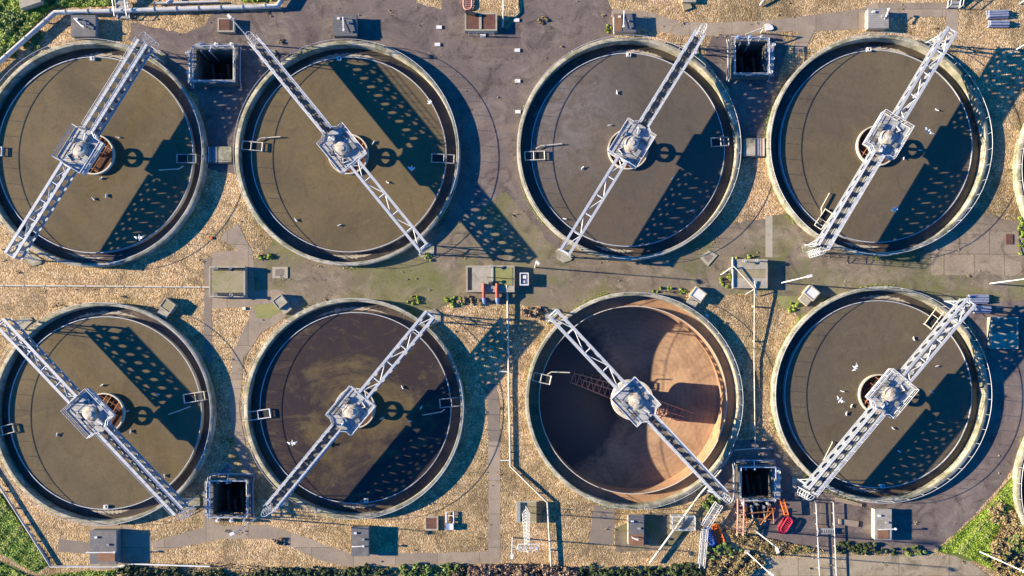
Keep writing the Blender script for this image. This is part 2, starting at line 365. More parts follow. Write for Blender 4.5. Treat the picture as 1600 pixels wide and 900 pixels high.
sheet('ground', [(-B, -B), (B, -B), (B, B), (-B, B)], 0, 'gravel', label='coarse tan gravel bed between the tanks')
sheet('asphalt_yard', [(205,36),(245,44),(290,52),(320,40),(332,20),(440,16),(462,-60),(632,-60),(650,4),(697,18),(699,-60),(722,-60),(728,24),(792,46),(816,16),(832,-60),(928,-60),(956,14),(958,60),(982,232),(905,440),(690,440),(543,239),(440,110),(400,150),(384,262),(372,275),(322,262),(310,150),(250,100),(200,62)], Z1, 'asphalt', 2.2)
sheet('road', [(392,412),(420,386),(440,360),(543,239),(700,360),(790,300),(870,390),(982,232),(1130,352),(1205,338),(1240,332),(1372,226),(1540,334),(1585,345),(1760,345),(1760,500),(1600,470),(1540,480),(1376,616),(1228,478),(1212,455),(1120,462),(1075,452),(990,625),(850,478),(720,470),(690,480),(553,638),(440,488),(395,474)], 2*Z1, 'yard', 2.0)
sheet('asphalt_pad', [(1112,56),(1216,52),(1232,70),(1206,150),(1202,245),(1155,248),(1140,140),(1100,90)], Z1, 'asphalt', 1.6)
sheet('pavement', [(1455,362),(1597,362),(1597,430),(1455,430)], 3*Z1, 'slabs', .4)
sheet('asphalt_pad', [(1376,616),(1540,560),(1600,556),(1650,600),(1612,690),(1560,762),(1490,836),(1452,864),(1210,864),(1180,850),(1205,800),(1250,780)], Z1, 'asphalt', 1.5)
sheet('asphalt_pad', [(1505,474),(1640,468),(1640,566),(1545,566)], Z1, 'asphalt', 1.2)
sheet('asphalt_pad', [(1146,688),(1208,688),(1262,790),(1206,800),(1128,790),(1118,760)], 2*Z1, 'asphalt', 1.5)
sheet('road', [(1192,874),(1330,868),(1500,866),(1545,900),(1640,980),(1640,1100),(1130,1100),(1160,900)], Z1, 'concrete_road', 2)
sheet('path', [(957,14),(1010,18),(1062,34),(1115,36),(1200,32),(1345,14),(1365,5),(1478,4),(1478,26),(1390,28),(1345,46),(1210,50),(1105,56),(1060,56),(1000,42),(957,42)], 2*Z1, 'path', .5)
sheet('path', [(1478.4,6),(1497,6),(1497,62),(1478.4,62)], 2*Z1, 'path')
sheet('path', [(1247,48),(1273,48),(1255,82),(1237,82)], 3*Z1, 'path', .4)
sheet('path', [(235,848),(335,818),(350,822),(420,820),(455,832),(550,866),(763,862),(763,690),(781,690),(782,880),(552,886),(500,876),(440,848),(415,842),(345,842),(245,862)], Z1, 'path', .7)
sheet('path', [(763,600),(775,600),(781,640),(781,689.6),(763,689.6)], Z1, 'wet_path', .6)
sheet('path', [(928,790),(960,790),(960,826),(958,850),(920,850)], Z1, 'wet_path', .6)
sheet('path', [(960.4,826),(1012,802),(1085,802),(1085,826),(1040,860),(962,862)], Z1, 'yard', .5)
sheet('path', [(319,404),(331,404),(331,470),(331,700),(319,700)], Z1, 'wet_path', .6)
sheet('path', [(331.4,394),(372,392),(396,400),(398,478),(331.4,482)], Z1, 'path', .5)
sheet('path', [(345,372),(352,362),(372,350),(396,396),(385,400),(372,392)], 2*Z1, 'path', .5)
sheet('path', [(92,842),(142,848),(142,866),(90,862)], Z1, 'wet_path', .6)
sheet('path', [(142.4,820),(196,820),(236,838),(236,872),(196,890),(142.4,890)], Z1, 'path', .5)
sheet('path', [(1196,338),(1207,338),(1207,402),(1196,402)], 3*Z1, 'concrete')
sheet('path', [(318,760),(333,760),(336,818),(334,846),(318,846)], 2*Z1, 'path', .6)
sheet('path', [(396,455),(432,452),(470,468),(440,500),(408,520),(380,560),(374,640),(384,700),(404,752),(388,752),(368,700),(358,640),(364,550),(388,500)], 2*Z1, 'path', .8)
sheet('path', [(1200,850),(1290,858),(1300,866),(1196,866)], 3*Z1, 'yard', .8)
sheet('path', [(396,476),(432,474),(440,486),(420,498),(400,496)], 3*Z1, 'lime', .8)
sheet('path', [(1216,462),(1252,464),(1256,482),(1232,486),(1220,478)], 3*Z1, 'lime', 1)
sheet('path', [(690,-60),(722,-60),(722,26),(690,26)], 3*Z1, 'asphalt')
for nm_, p in (('grass_bank', [(-300,-300),(132,-300),(130,-8),(96,10),(78,18),(-300,330)]), ('grass_bank', [(110,-200),(186,-200),(182,10),(96,13)]),
               ('grass_bank', [(378,-200),(445,-200),(438,2),(378,4)]),
               ('grass_bank', [(-300,640),(0,768),(78,882),(56,896),(0,866),(-300,780)]), ('grass_bank', [(-300,800),(0,876),(50,900),(130,892),(182,890),(182,1100),(-300,1100)]),
               ('grass_bank', [(1466,860),(1530,802),(1582,745),(1596,690),(1800,690),(1800,1000),(1600,930),(1556,890)])):
    sheet(nm_, p, Z1, 'turf', 2)

# ------------------------------------------------------------------ foliage
def scatter(name, mat, P, Nrm, size, parent=None, org=None, aspect=1.8, tint=None):
    """many small leaf faces: P (n,3) plan units, size (n,)"""
    n = len(P); a = rng.normal(size=(n, 3)); a -= (a*Nrm).sum(1, keepdims=True)*Nrm; a /= np.linalg.norm(a, axis=1, keepdims=True)+1e-9
    b = np.cross(Nrm, a); s = np.asarray(size)[:, None]
    q = np.stack([P-a*s*aspect/2, P+b*s/2, P+a*s*aspect/2, P-b*s/2], 1).reshape(-1, 3)
    q = np.stack([(q[:, 0]-NX)*U, -(q[:, 1]-NY)*U, q[:, 2]*U], 1)
    if org is None and parent is not None: org = ORG[parent.name]
    if org is not None: q -= np.array(W(org))
    me = bpy.data.meshes.new(name)
    me.vertices.add(4*n); me.vertices.foreach_set('co', q.ravel()); me.loops.add(4*n); me.loops.foreach_set('vertex_index', np.arange(4*n, dtype=np.int32))
    me.polygons.add(n); me.polygons.foreach_set('loop_start', np.arange(0, 4*n, 4, dtype=np.int32)); me.update()
    at = me.attributes.new('tint', 'FLOAT', 'FACE'); at.data.foreach_set('value', (rng.random(n) if tint is None else tint).astype(np.float32))
    me.materials.append(M[mat]); me.validate()
    o = bpy.data.objects.new(name, me); COL.objects.link(o)
    if parent is not None: o.parent = parent
    return o
def rnd_dir(n, up=.6):
    d = rng.normal(size=(n, 3)); d[:, 2] = np.abs(d[:, 2])+up; return d/np.linalg.norm(d, axis=1, keepdims=True)
def scatter_poly(poly, n):
    xs = [p[0] for p in poly]; ys = [p[1] for p in poly]; out = []
    while len(out) < n:
        p = (random.uniform(max(-40, min(xs)), min(1640, max(xs))), random.uniform(max(-40, min(ys)), min(940, max(ys))))
        if inside(p, poly) and not any(inside(p, h) for h in HOLES): out.append(p)
    return np.array(out)
def lump(P, sc=.05): # lumpy height field
    return (np.sin(P[:, 0]*sc*2.1+1)*np.cos(P[:, 1]*sc*1.7+2)+np.sin(P[:, 0]*sc*5.3+P[:, 1]*sc*4.1)*.6+np.sin(P[:, 1]*sc*9-P[:, 0]*sc*7)*.35)
def grass_area(name, mat, poly, n, h, size, label):
    p = scatter_poly(poly, n); L = lump(p)
    z = rng.random(n)*h*(1+.45*L); z = np.maximum(z, .2)
    P = np.column_stack([p, z]); tint = np.clip(.42+.18*L+rng.normal(size=n)*.17+(z/h-.5)*.3, 0, 1)
    o = scatter(name, mat, P, rnd_dir(n, 1.3 if mat == 'grass' else .5), rng.uniform(.6, 1.3, n)*size, tint=tint)
    tag(o, label, 'grass', kind='stuff'); return o
grass_area('grass', 'grass', [(-60,-60),(130,-60),(128,-4),(96,8),(78,16),(-60,150)], 24000, 3.2, 1.7, 'bright green grass bank above the big white pipe')
grass_area('grass', 'grass', [(112,-60),(184,-60),(180,9),(98,11)], 6000, 2.5, 1.6, 'strip of grass beyond the white pipe beside the steps')
grass_area('grass', 'grass', [(380,-60),(440,-60),(436,1),(380,3)], 900, 4, 2.6, 'small grass strip at the bend of the white pipe')
grass_area('grass', 'grass', [(-60,738),(0,772),(76,880),(54,892),(0,862),(-60,840)], 22000, 2, 1.5, 'triangle of vivid green grass outside the thin white pipe')
grass_area('grass', 'grass', [(-60,865),(0,880),(50,902),(130,893),(180,892),(180,960),(-60,960)], 14000, 2.5, 1.6, 'rough dark grass under the bottom pipe')
grass_area('grass', 'grass', [(1464,862),(1530,804),(1582,748),(1597,705),(1640,720),(1600,780),(1548,850),(1575,892),(1555,892),(1500,864)], 26000, 2, 1.5, 'bright grass slope beside the lower asphalt')
grass_area('undergrowth', 'straw', [(1545,850),(1600,770),(1660,760),(1660,960),(1600,930),(1550,885)], 15000, 7, 2.1, 'dry straw coloured undergrowth on the slope')
grass_area('undergrowth', 'straw', [(1108,872),(1180,862),(1196,880),(1160,905),(1120,940),(1095,930)], 6000, 6, 2.0, 'tan dry weeds at the edge of the pale road')
grass_area('undergrowth', 'leaf_dark', [(190,892),(330,894),(420,893),(560,891),(720,889),(720,960),(190,960)], 6000, 3, 1.7, 'ragged dark ground cover between the bottom hedge bushes')
grass_area('undergrowth', 'leaf_dark', [(892,891),(1080,887),(1100,892),(1100,960),(892,960)], 7000, 4, 1.8, 'dark ground cover under the foot of the slanting pipe')
grass_area('undergrowth', 'brush', [(705,888),(790,880),(900,886),(900,960),(705,960)], 9000, 7, 2.2, 'pinkish dead ground cover below the lattice mast')
grass_area('undergrowth', 'straw', [(190,884),(330,878),(430,886),(560,890),(560,960),(190,960)], 5000, 2, 1.6, 'dry weeds along the foot of the bottom hedge')
grass_area('undergrowth', 'straw', [(1130,825),(1185,838),(1240,850),(1290,860),(1210,868),(1150,848)], 5000, 3, 1.5, 'dry weeds round the base of the two lamp posts')

def shrub(x, y, rx, ry, h, mat, label, n=700, size=2.4, cat='shrub', group=None, name='shrub'):
    t = thing(name, x, y, label, cat, group)
    m = MB()
    for k in range(7):
        a = random.uniform(0, 2*pi); r = random.uniform(.3, .8); q = (x+rx*r*cos(a), y+ry*r*sin(a), h*random.uniform(.5, .85))
        m.tube([(x+rx*.12*cos(a), y+ry*.12*sin(a), 0), ((x+q[0])/2, (y+q[1])/2, q[2]*.6), q], .45, 5)
    m.build('stem', 'bark', t)
    K = max(9, int(rx*ry/9)); C = []
    for k in range(K):
        a = random.uniform(0, 2*pi); r = math.sqrt(random.random())*1.08
        C.append((x+rx*r*cos(a), y+ry*r*sin(a), h*random.uniform(.2, .8)*(1-.45*r), random.uniform(.14, .42)*min(rx, ry, h*1.6)))
    idx = rng.integers(0, K, n); C = np.array(C)[idx]
    d = rng.normal(size=(n, 3)); d /= np.linalg.norm(d, axis=1, keepdims=True)
    rad = C[:, 3]*rng.random(n)**.4
    P = C[:, :3]+d*rad[:, None]; P[:, 2] = np.maximum(P[:, 2], .3)
    nr = d*.6+rnd_dir(n, .5); nr /= np.linalg.norm(nr, axis=1, keepdims=True)
    tint = np.clip(rng.random(n)*.75+np.linspace(0, .25, K)[idx], 0, 1)
    scatter('crown', mat, P, nr, rng.uniform(.6, 1.3, n)*size, t, tint=tint)
    return t

# ------------------------------------------------------------------ tanks
TL = ['round tank of brown water beside the large white pipe, cut by the picture edge',
      'brown water tank against the dark asphalt yard, with a wide blue shadow beside it',
      'settling tank with grey foamy scum along one side of its water',
      'settling tank under the brightest pale bridge, next to the gravel with the slate blue tubes',
      'brown water tank above the bright grass triangle, cut by the picture edge',
      'settling tank with dark blotchy sludge patches on its water',
      'drained settling tank with a rusty orange floor half in shade',
      'brown water tank with many gulls, beside the grass slope',
      'sliver of a rust stained tank rim beyond the pavement with the small drain cover',
      'sliver of a pale tank rim beyond the dry undergrowth']
def arc(cx, cy, r, z, a0, a1, n): return [(cx+r*cos(a0+(a1-a0)*i/n), cy+r*sin(a0+(a1-a0)*i/n), z) for i in range(n+1)]
tank_obj = []
def tank(i):
    cx, cy, R = TANKS[i]; empty = i == 6; far = i > 7
    t = thing('settling_tank', cx, cy, TL[i], 'settling tank', 'round settling tanks'); tank_obj.append(t)
    Rw = R*.866; wt = 5.8
    rim = MB().lathe(cx, cy, [(R, -1.5), (R, ZR-.3), (R-.4, ZR), (R-wt+.3, ZR), (R-wt, ZR-.3), (R-wt, -9), (R-wt-.05, -9.5), (R-.5, -9.5)], 160)
    rim.build('outer_wall', 'rim', t, smooth=True)
    MB().lathe(cx, cy, [(R-wt-.1, -5), (Rw+1.4, -5), (Rw+1.4, -6), (R-wt-.1, -6)], 128).build('launder_channel', 'launder' if not empty else 'rustwall', t, smooth=True)
    weir = MB().lathe(cx, cy, [(Rw+1.3, -6), (Rw+1.3, 3.1), (Rw+.2, 3.1), (Rw+.2, -58 if empty else -6), (Rw+1.29, -58 if empty else -7)], 160)
    weir.build('weir_wall', 'rustwall' if empty else 'steel', t, smooth=True)
    if empty: MB().lathe(cx, cy, [(Rw+1.25, 3.2), (Rw+1.25, 3.9), (Rw+.1, 3.9), (Rw+.1, 3.2)], 160).build('weir_plate', 'thinpipe', t, smooth=True)
    # ragged foam in the launder
    if not empty and not far:
        for (a0, a1) in (((-2.0, -1.25), (1.35, 1.75)) if i in (1, 4, 5) else ((-1.75, -1.2), (1.5, 1.9))):
            m = MB(); k = 34; pin = []; pout = []
            for j in range(k+1):
                a = a0+(a1-a0)*j/k; tap = min(1, 4*min(j, k-j)/k)
                mid = R*.905; w = (1.2+random.random()*3.2)*tap
                pin.append((cx+(mid-w*.6)*cos(a), cy+(mid-w*.6)*sin(a), -4.9)); pout.append((cx+(mid+w)*cos(a), cy+(mid+w)*sin(a), -4.9))
            v = pin+pout; m.add(v, [(j, j+1, k+2+j, k+1+j) for j in range(k)])
            m.build('foam_streak', 'foam', t, sheet=True)
    # guard rail on the wall
    rr = R-1.3; zt = 19.3; m = MB(); m.tube([(cx+rr*cos(2*pi*j/120), cy+rr*sin(2*pi*j/120), zt) for j in range(120)], .34, 6, True)
    for j in range(44):
        a = 2*pi*(j+.3)/44; m.bar((cx+rr*cos(a), cy+rr*sin(a), ZR), (cx+rr*cos(a), cy+rr*sin(a), zt), .26)
    m.build('guard_rail', 'rail', t)
    # stilling ring
    zs = 7 if not empty else 6; rs = 31.5
    d = MB(); d.lathe(cx, cy, [(rs, -20), (rs, zs), (rs-(2.0 if not empty else 5), zs), (rs-(2.0 if not empty else 5), zs-1), (rs-1, zs-1.2), (rs-1, -20)], 64)
    d.build('stilling_ring', 'thinpipe', t, smooth=True)
    if not empty:
        MB().lathe(cx, cy, [(rs-1.1, 1.2+.9), (.01, 2.1)], 48, False).build('inlet_pool', 'rust_dark', t, sheet=True)
    m = MB(); u = math.radians(-58)
    for o in (-11, -4, 11):
        m.bar((cx-30*cos(u)*math.sqrt(1-(o/31)**2)-o*sin(u), cy-30*sin(u)*math.sqrt(1-(o/31)**2)+o*cos(u), 5.2), (cx+30*cos(u)*math.sqrt(1-(o/31)**2)-o*sin(u), cy+30*sin(u)*math.sqrt(1-(o/31)**2)+o*cos(u), 5.2), .9)
    for o in (-20, 8, 20):
        m.bar((cx+o*cos(u)-20*sin(u), cy+o*sin(u)+20*cos(u), 5), (cx+o*cos(u)+20*sin(u), cy+o*sin(u)-20*cos(u), 5), .8)
    m.build('ring_frame', 'rust', t)
    MB().cyl(cx, cy, 2.6, -30 if not empty else -60, 40, 14).build('drive_shaft', 'greysteel', t, smooth=True)
    MB().lathe(cx, cy, [(15, 19), (15, 21), (10, 21), (10, 19)], 40).build('slewing_ring', 'steel', t, smooth=True)
    if far: return
    for q in SCUM.get(i, []):
        x0, y0, x1, y1, mt = q; dx, dy = x1-x0, y1-y0; L = math.hypot(dx, dy); dx /= L; dy /= L; nx, ny = -dy*6.5, dx*6.5; z = 5.2
        m = MB(); m.bar((x0+nx, y0+ny, z), (x1+nx, y1+ny, z), .8); m.bar((x0-nx, y0-ny, z), (x1-nx, y1-ny, z), .8)
        m.bar((x1+nx*1.1, y1+ny*1.1, z), (x1-nx*1.1, y1-ny*1.1, z), 1.1)
        m.bar((x0+nx, y0+ny, z), (x0-nx, y0-ny, z), .9)
        m.bar((x0+dx*L*.45+nx, y0+dy*L*.45+ny, z), (x0+dx*L*.45-nx, y0+dy*L*.45-ny, z), .7)
        for s in (-1, 1): m.bar((x1+s*nx, y1+s*ny, z), (x1+s*nx, y1+s*ny, -3), .6); m.bar((x0+s*nx, y0+s*ny, z), (x0+s*nx, y0+s*ny, -4), .6)
        fr = m.build('scum_box', mt, t)
        MB().prism([(x1-dx*1.2+nx*.85, y1-dy*1.2+ny*.85), (x1-dx*1.2-nx*.85, y1-dy*1.2-ny*.85), (x0+dx*L*.5-nx*.85, y0+dy*L*.5-ny*.85), (x0+dx*L*.5+nx*.85, y0+dy*L*.5+ny*.85)], 1, 3.4).build('trough', 'dark', fr)
    if i in ARM:
        pts = ARM[i]; m = MB(); m.tube([(x, y, 5) for x, y in pts], .9, 5); m.bar((*pts[-1], 5), (*pts[-1], 1), .6); m.bar((*pts[0], 5), (*pts[0], 1), .6)
        m.build('skimmer_arm', 'thinpipe', t)
    if i in SAMP:
        x, y = SAMP[i]; m = MB(); m.box(x-3.6, y-3, x-.6, y+3, 1, 5); m.box(x+2.2, y-3, x+3, y+3, 1, 5); m.box(x-.5, y-3, x+2.1, y-2.2, 1, 5); m.box(x-.5, y+2.2, x+2.1, y+3, 1, 5)
        sb = m.build('sampling_box', 'white', t); MB().box(x-.5, y-2.1, x+2.1, y+2.1, 1.2, 2.6).build('dark_opening', 'black', sb)
SCUM = {0: [(-18, 237, 7, 238, 'white'), (309, 249, 279, 249, 'greysteel')], 1: [(380, 228, 412, 231, 'thinpipe'), (710, 250, 675, 248, 'greysteel')],
        2: [(820, 245, 851, 244, 'thinpipe'), (1137, 222, 1110, 224, 'greysteel')], 3: [(1276, 356, 1293, 331, 'thinpipe')],
        4: [(-8, 676, 25, 668, 'thinpipe'), (322, 618, 290, 623, 'thinpipe')], 5: [(390, 650, 424, 645, 'white'), (721, 627, 688, 630, 'greysteel')],
        6: [(833, 588, 860, 594, 'thinpipe')], 7: [(1468, 482, 1447, 510, 'thinpipe')]}
ARM = {0: [(288, 261), (282, 265), (251, 267)], 1: [(404, 221), (411, 217), (440, 215)], 2: [(838, 233), (846, 229), (878, 226)],
       3: [(1282, 334), (1281, 327), (1294, 303)], 4: [(299, 635), (266, 647)], 5: [(695, 639), (690, 643), (661, 648)], 6: [(855, 585), (862, 581), (890, 582)], 7: [(1285, 718), (1299, 690)]}
SAMP = {0: (147, 93), 1: (531, 93), 2: (982, 87), 3: (1356, 79), 4: (168, 791), 5: (573, 781), 7: (1377, 759)}
for i in range(10): tank(i)
WM = ['water', 'water', 'water_c', 'water_d', 'water', 'water_dark', None, 'water_d', 'water', 'water']
for i in range(10):
    if WM[i] is None: continue
    cx, cy, R = TANKS[i]; rw = R*.866+.25; m = MB()
    n = 128; m.add([(cx+rw*cos(2*pi*k/n), cy+rw*sin(2*pi*k/n), ZW) for k in range(n)]+[(cx+31.55*cos(2*pi*k/n), cy+31.55*sin(2*pi*k/n), ZW) for k in range(n)], [(k, (k+1) % n, n+(k+1) % n, n+k) for k in range(n)])
    tag(m.build('water', WM[i], sheet=True), 'still murky water filling a round settling tank', None, None, 'structure')
# drained tank: floor and scraper
cx, cy, R = TANKS[6]; Rw = R*.866
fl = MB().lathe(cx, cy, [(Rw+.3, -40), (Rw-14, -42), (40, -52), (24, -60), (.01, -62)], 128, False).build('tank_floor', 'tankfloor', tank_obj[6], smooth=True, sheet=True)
t = thing('sludge_scraper', cx, cy, 'long rusty scraper with two truss arms on the floor of the drained tank', 'scraper', z=-60)
for nm, ang, ln in (('scraper_arm', math.radians(199), 118), ('scraper_arm', math.radians(17), 136)):
    m = MB(); d = (cos(ang), sin(ang)); n = (-d[1], d[0])
    def P(s, o, z): return (cx+d[0]*s+n[0]*o, cy+d[1]*s+n[1]*o, z)
    for o in (-7, 9): m.bar(P(14, o*1.6, -46), P(ln*.8, o, -46), .9); m.bar(P(14, o*1.6, -34), P(ln*.8, o, -45), .8)
    m.bar(P(14, 4, -30), P(ln*.7, 3, -44), .8)
    for k in range(9): s = 18+(ln-30)*k/9; m.bar(P(s, -9, -46), P(s, 12, -46), .6); m.bar(P(s, -9, -46), P(s+10, 12, -46), .4)
    m.tube([P(16, 18, -52), P(ln*.4, 20, -51), P(ln*.62, 15, -50), P(ln, 12, -49)], .9, 5)
    for k in range(6): s = 24+(ln-34)*k/6; m.bar(P(s, 17, -50), P(s+3, 10, -46), .7)
    m.build('scraper_arm', 'pinkor', t)
m = MB(); m.lathe(cx, cy, [(14, -58), (14, -24), (11, -24), (11, -58)], 32); m.build('centre_cage', 'rust', t, smooth=True)

# ------------------------------------------------------------------ bridges
ZB, ZT, ZD = 35.0, 51.0, 40.0
BR = [((224, 66), (15.5, 400)), ((397, 64), (661, 387)), ((1094, 52), (883, 394)), ((1284, 386), (1487, 45)),
      ((280, 799), (0, 502)), ((422, 795), (673, 491)), ((1130, 774), (863, 489)), ((1267, 768), (1517, 470))]
BL = ['steel bridge over the brown tank beside the large white pipe', 'steel bridge over the tank between the railed pit and the asphalt yard',
      'steel bridge over the tank with grey foamy scum', 'bright pale bridge over the tank near the slate blue tubes',
      'steel bridge over the tank above the bright grass triangle', 'steel bridge over the tank with dark blotchy sludge',
      'steel bridge over the drained rusty tank', 'bright pale bridge over the tank with many gulls by the grass slope']
def bridge(i):
    cx, cy, R = TANKS[i]; (wx, wy), (bx, by) = BR[i]
    gw = Vector(G(wx, wy, ZT)); gb = Vector(G(bx, by, ZT)); d = (gb-gw).normalized(); n = Vector((-d.y, d.x))
    c = Vector((cx, cy)); off = (c-gw).dot(n); c = c-n*off*.75       # hub stays by the tank centre
    sw = (gw-c).dot(d); sb = (gb-c).dot(d); ow = (gw-c).dot(n); ob_ = (gb-c).dot(n)
    t = thing('scraper_bridge', c.x, c.y, BL[i], 'bridge', 'steel bridges across the tanks')
    def P(s, o, z): q = c+d*s+n*o; return (q.x, q.y, z)
    hw = 7.2; PL, PW = 30.5, 24.5
    def girder(s0, s1, o, up):
        m = MB(); L = abs(s1-s0); k = max(1, round(L/17.4)); p = (s1-s0)/k; hr = 5.5; zc = (ZB+ZT)/2; K = 16; th = .25
        for j in range(k):
            a = s0+p*j; b = a+p; mid = (a+b)/2; v = []; f = []
            for side in (-th, th):
                for q in range(K):
                    an = 2*pi*q/K+pi/K; ca, sa = cos(an), sin(an); e = min(abs(p)/2/abs(ca), (ZT-ZB)/2/abs(sa))
                    v.append(P(mid+ca*e, o+side, zc+sa*e))
                for q in range(K):
                    an = 2*pi*q/K+pi/K; v.append(P(mid+cos(an)*hr, o+side, zc+sin(an)*hr))
            for q in range(K):
                r = (q+1) % K; f += [(q, r, K+r, K+q), (2*K+r, 2*K+q, 3*K+q, 3*K+r), (K+q, K+r, 3*K+r, 3*K+q)]
            # corners of the plate
            for sx in (-1, 1):
                for sz in (-1, 1):
                    cv = []
                    for side in (-th, th): cv.append(P(mid+sx*abs(p)/2, o+side, zc+sz*(ZT-ZB)/2))
            m.add(v, f)
        web = m.build('girder', 'web', t); m = MB()
        m.add([P(s0, o-2, ZT), P(s1, o-2, ZT), P(s1, o+2, ZT), P(s0, o+2, ZT), P(s0, o-2, ZT+.9), P(s1, o-2, ZT+.9), P(s1, o+2, ZT+.9), P(s0, o+2, ZT+.9)],
              [(0, 3, 2, 1), (4, 5, 6, 7), (0, 1, 5, 4), (1, 2, 6, 5), (2, 3, 7, 6), (3, 0, 4, 7)])
        m.add([P(s0, o-1.8, ZB-.9), P(s1, o-1.8, ZB-.9), P(s1, o+1.8, ZB-.9), P(s0, o+1.8, ZB-.9), P(s0, o-1.8, ZB), P(s1, o-1.8, ZB), P(s1, o+1.8, ZB), P(s0, o+1.8, ZB)],
              [(0, 3, 2, 1), (4, 5, 6, 7), (0, 1, 5, 4), (1, 2, 6, 5), (2, 3, 7, 6), (3, 0, 4, 7)])
        m.build('flange', 'steel', web)
    for o in (-hw, hw):
        girder(sw, -PL+1, o, 1); girder(PL-1, sb, o, 0)
    # open half: cross pieces and diagonals between the top flanges and the bottom flanges
    m = MB(); L = sb-PL; k = max(2, round(L/35)); 
    for j in range(k+1):
        s = PL+1+(L-2)*j/k; m.bar(P(s, -hw, ZT-.2), P(s, hw, ZT-.2), 1.1)
        if j < k:
            e = PL+1+(L-2)*(j+1)/k; sg = 1 if j % 2 else -1
            m.bar(P(s, sg*hw, ZT-.4), P(e, -sg*hw, ZT-.4), .75)
            if j == 0: m.bar(P(s, -sg*hw, ZT-.4), P(s+12, sg*hw, ZT-.4), .7)
    m.build('bracing', 'rail', t)
    # walkway half
    m = MB(); k = max(3, round((-PL-sw)/9))
    for j in range(k):
        a = sw+(-PL-sw)*j/k; b = sw+(-PL-sw)*(j+1)/k-.5
        m.prism([P(a, -hw+.6, 0)[:2], P(b, -hw+.6, 0)[:2], P(b, hw-.6, 0)[:2], P(a, hw-.6, 0)[:2]], ZB+.2, ZB+.9)
    for j in range(0, k, 3):
        a = sw+(-PL-sw)*j/k; m.bar(P(a, -hw, ZB+3), P(a, hw*.2, ZB+1.4), .7)
    m.build('walkway_deck', 'grating', t)
    for o in (-hw-.8, hw+.8):
        m = MB(); zz = ZT+7.5
        m.tube([P(sw-1, o, zz), P(-PL-2, o, zz)], .34, 5); m.tube([P(sw, o, ZT+4), P(-PL-2, o, ZT+4)], .26, 5)
        q = max(3, round((-PL-sw)/17))
        for j in range(q+1): s = sw+(-PL-2-sw)*j/q; m.bar(P(s, o, ZT+.5), P(s, o, zz), .3)
        m.build('handrail', 'rail', t)
    m = MB(); # conduit and trays along the walk
    m.bar(P(sw+2, hw-2.4, ZB+3), P(-PL, hw-2.4, ZB+3), .6); m.build('cable_conduit', 'greysteel', t)
    # platform
    ch = 7
    out = [(-PL, -8), (-PL+5, -8-ch), (-PL+5, -PW), (PL, -PW), (PL, PW), (-PL+5, PW), (-PL+5, 8+ch), (-PL, 8)]
    pts = [P(a, b, 0)[:2] for a, b in out]
    dk = MB().prism(pts, ZD-.2, ZD+.8).build('platform', 'plat', t)
    m = MB()
    for a, b in ((-16, -14), (2, -12), (14, 10)):
        m.prism([P(a, b-6, 0)[:2], P(a+8, b-6, 0)[:2], P(a+8, b+6, 0)[:2], P(a, b+6, 0)[:2]], ZD+.82, ZD+1.1)
    m.bar(P(-PL+8, -PW+7, ZD+1.2), P(PL-3, -PW+7, ZD+1.2), .4); m.bar(P(-PL+8, PW-8, ZD+1.2), P(PL-3, PW-8, ZD+1.2), .4); m.build('cover_plate', 'grating', dk)
    m = MB()
    for a, b in zip(out, out[1:]+out[:1]):
        if a[0] == -PL and b[0] == -PL: continue
        if a == (-PL, 8): continue
        A, Bq = P(*a, 0), P(*b, 0)
        if {a, b} == {(-PL, -8), (-PL, 8)}: continue
        for z, r in ((ZD+12, .55), (ZD+6.5, .36)): m.tube([(A[0], A[1], z), (Bq[0], Bq[1], z)], r, 5)
        q = max(1, round(math.dist(A[:2], Bq[:2])/13))
        for j in range(q+1):
            x = A[0]+(Bq[0]-A[0])*j/q; y = A[1]+(Bq[1]-A[1])*j/q; m.bar((x, y, ZD), (x, y, ZD+12), .38)
        dx, dy = Bq[0]-A[0], Bq[1]-A[1]; l = math.hypot(dx, dy); m.prism([(A[0], A[1]), (Bq[0], Bq[1]), (Bq[0]-dy/l*.4, Bq[1]+dx/l*.4), (A[0]-dy/l*.4, A[1]+dx/l*.4)], ZD-3.4, ZD+2.2)
    m.build('platform_rail', 'rail', t)
    # beams under the platform
    m = MB()
    for o in (-hw, hw): m.bar(P(-PL, o, ZD-2.4), P(PL, o, ZD-2.4), 1.6)
    for s in (-18, 0, 18): m.bar(P(s, -PW+1, ZD-2), P(s, PW-1, ZD-2), 1.1)
    m.build('platform_beam', 'greysteel', t)
    # drive: bulging hood, gearbox, motor
    m = MB(); hx, hy = P(1, 1, 0)[:2]; sd = .12*(i % 3-1); rows = [(12.6, .9), (12.6, 1.7), (10.4, 1.9), (10.8, 3.6), (10.5, 5.2), (9.0, 6.0), (4.6, 6.3), (4.4, 7.3), (.02, 7.5)]
    v = []; f = []; nn = 28
    for r, z in rows:
        for j in range(nn):
            a = 2*pi*j/nn; rr = r*(1+.04*sin(3*a+i)+.03*sin(7*a+2*i)+.02*sin(11*a))*(1+.09*cos(a-1-.4*i))
            v.append((hx+rr*cos(a), hy+rr*sin(a), ZD+z+.25*sin(5*a+i)*(r/14)))
    for q in range(len(rows)-1):
        for j in range(nn): f.append((q*nn+j, q*nn+(j+1) % nn, (q+1)*nn+(j+1) % nn, (q+1)*nn+j))
    m.add(v, f); m.build('drive_hood', 'hood', t, smooth=True)
    m = MB(); a = P(9, -15, 0); m.obox(a[0], a[1], 10, 6, math.atan2(d.y, d.x), ZD+.9, ZD+5); m.build('control_box', 'cab_dark' if i % 2 else 'greysteel', t); m = MB(); a = P(-4, 17, 0); m.obox(a[0], a[1], 7, 5, math.atan2(d.y, d.x)+.2*(i % 3), ZD+.9, ZD+4); m.build('control_box', 'cab_dark' if i % 2 else 'greysteel', t)
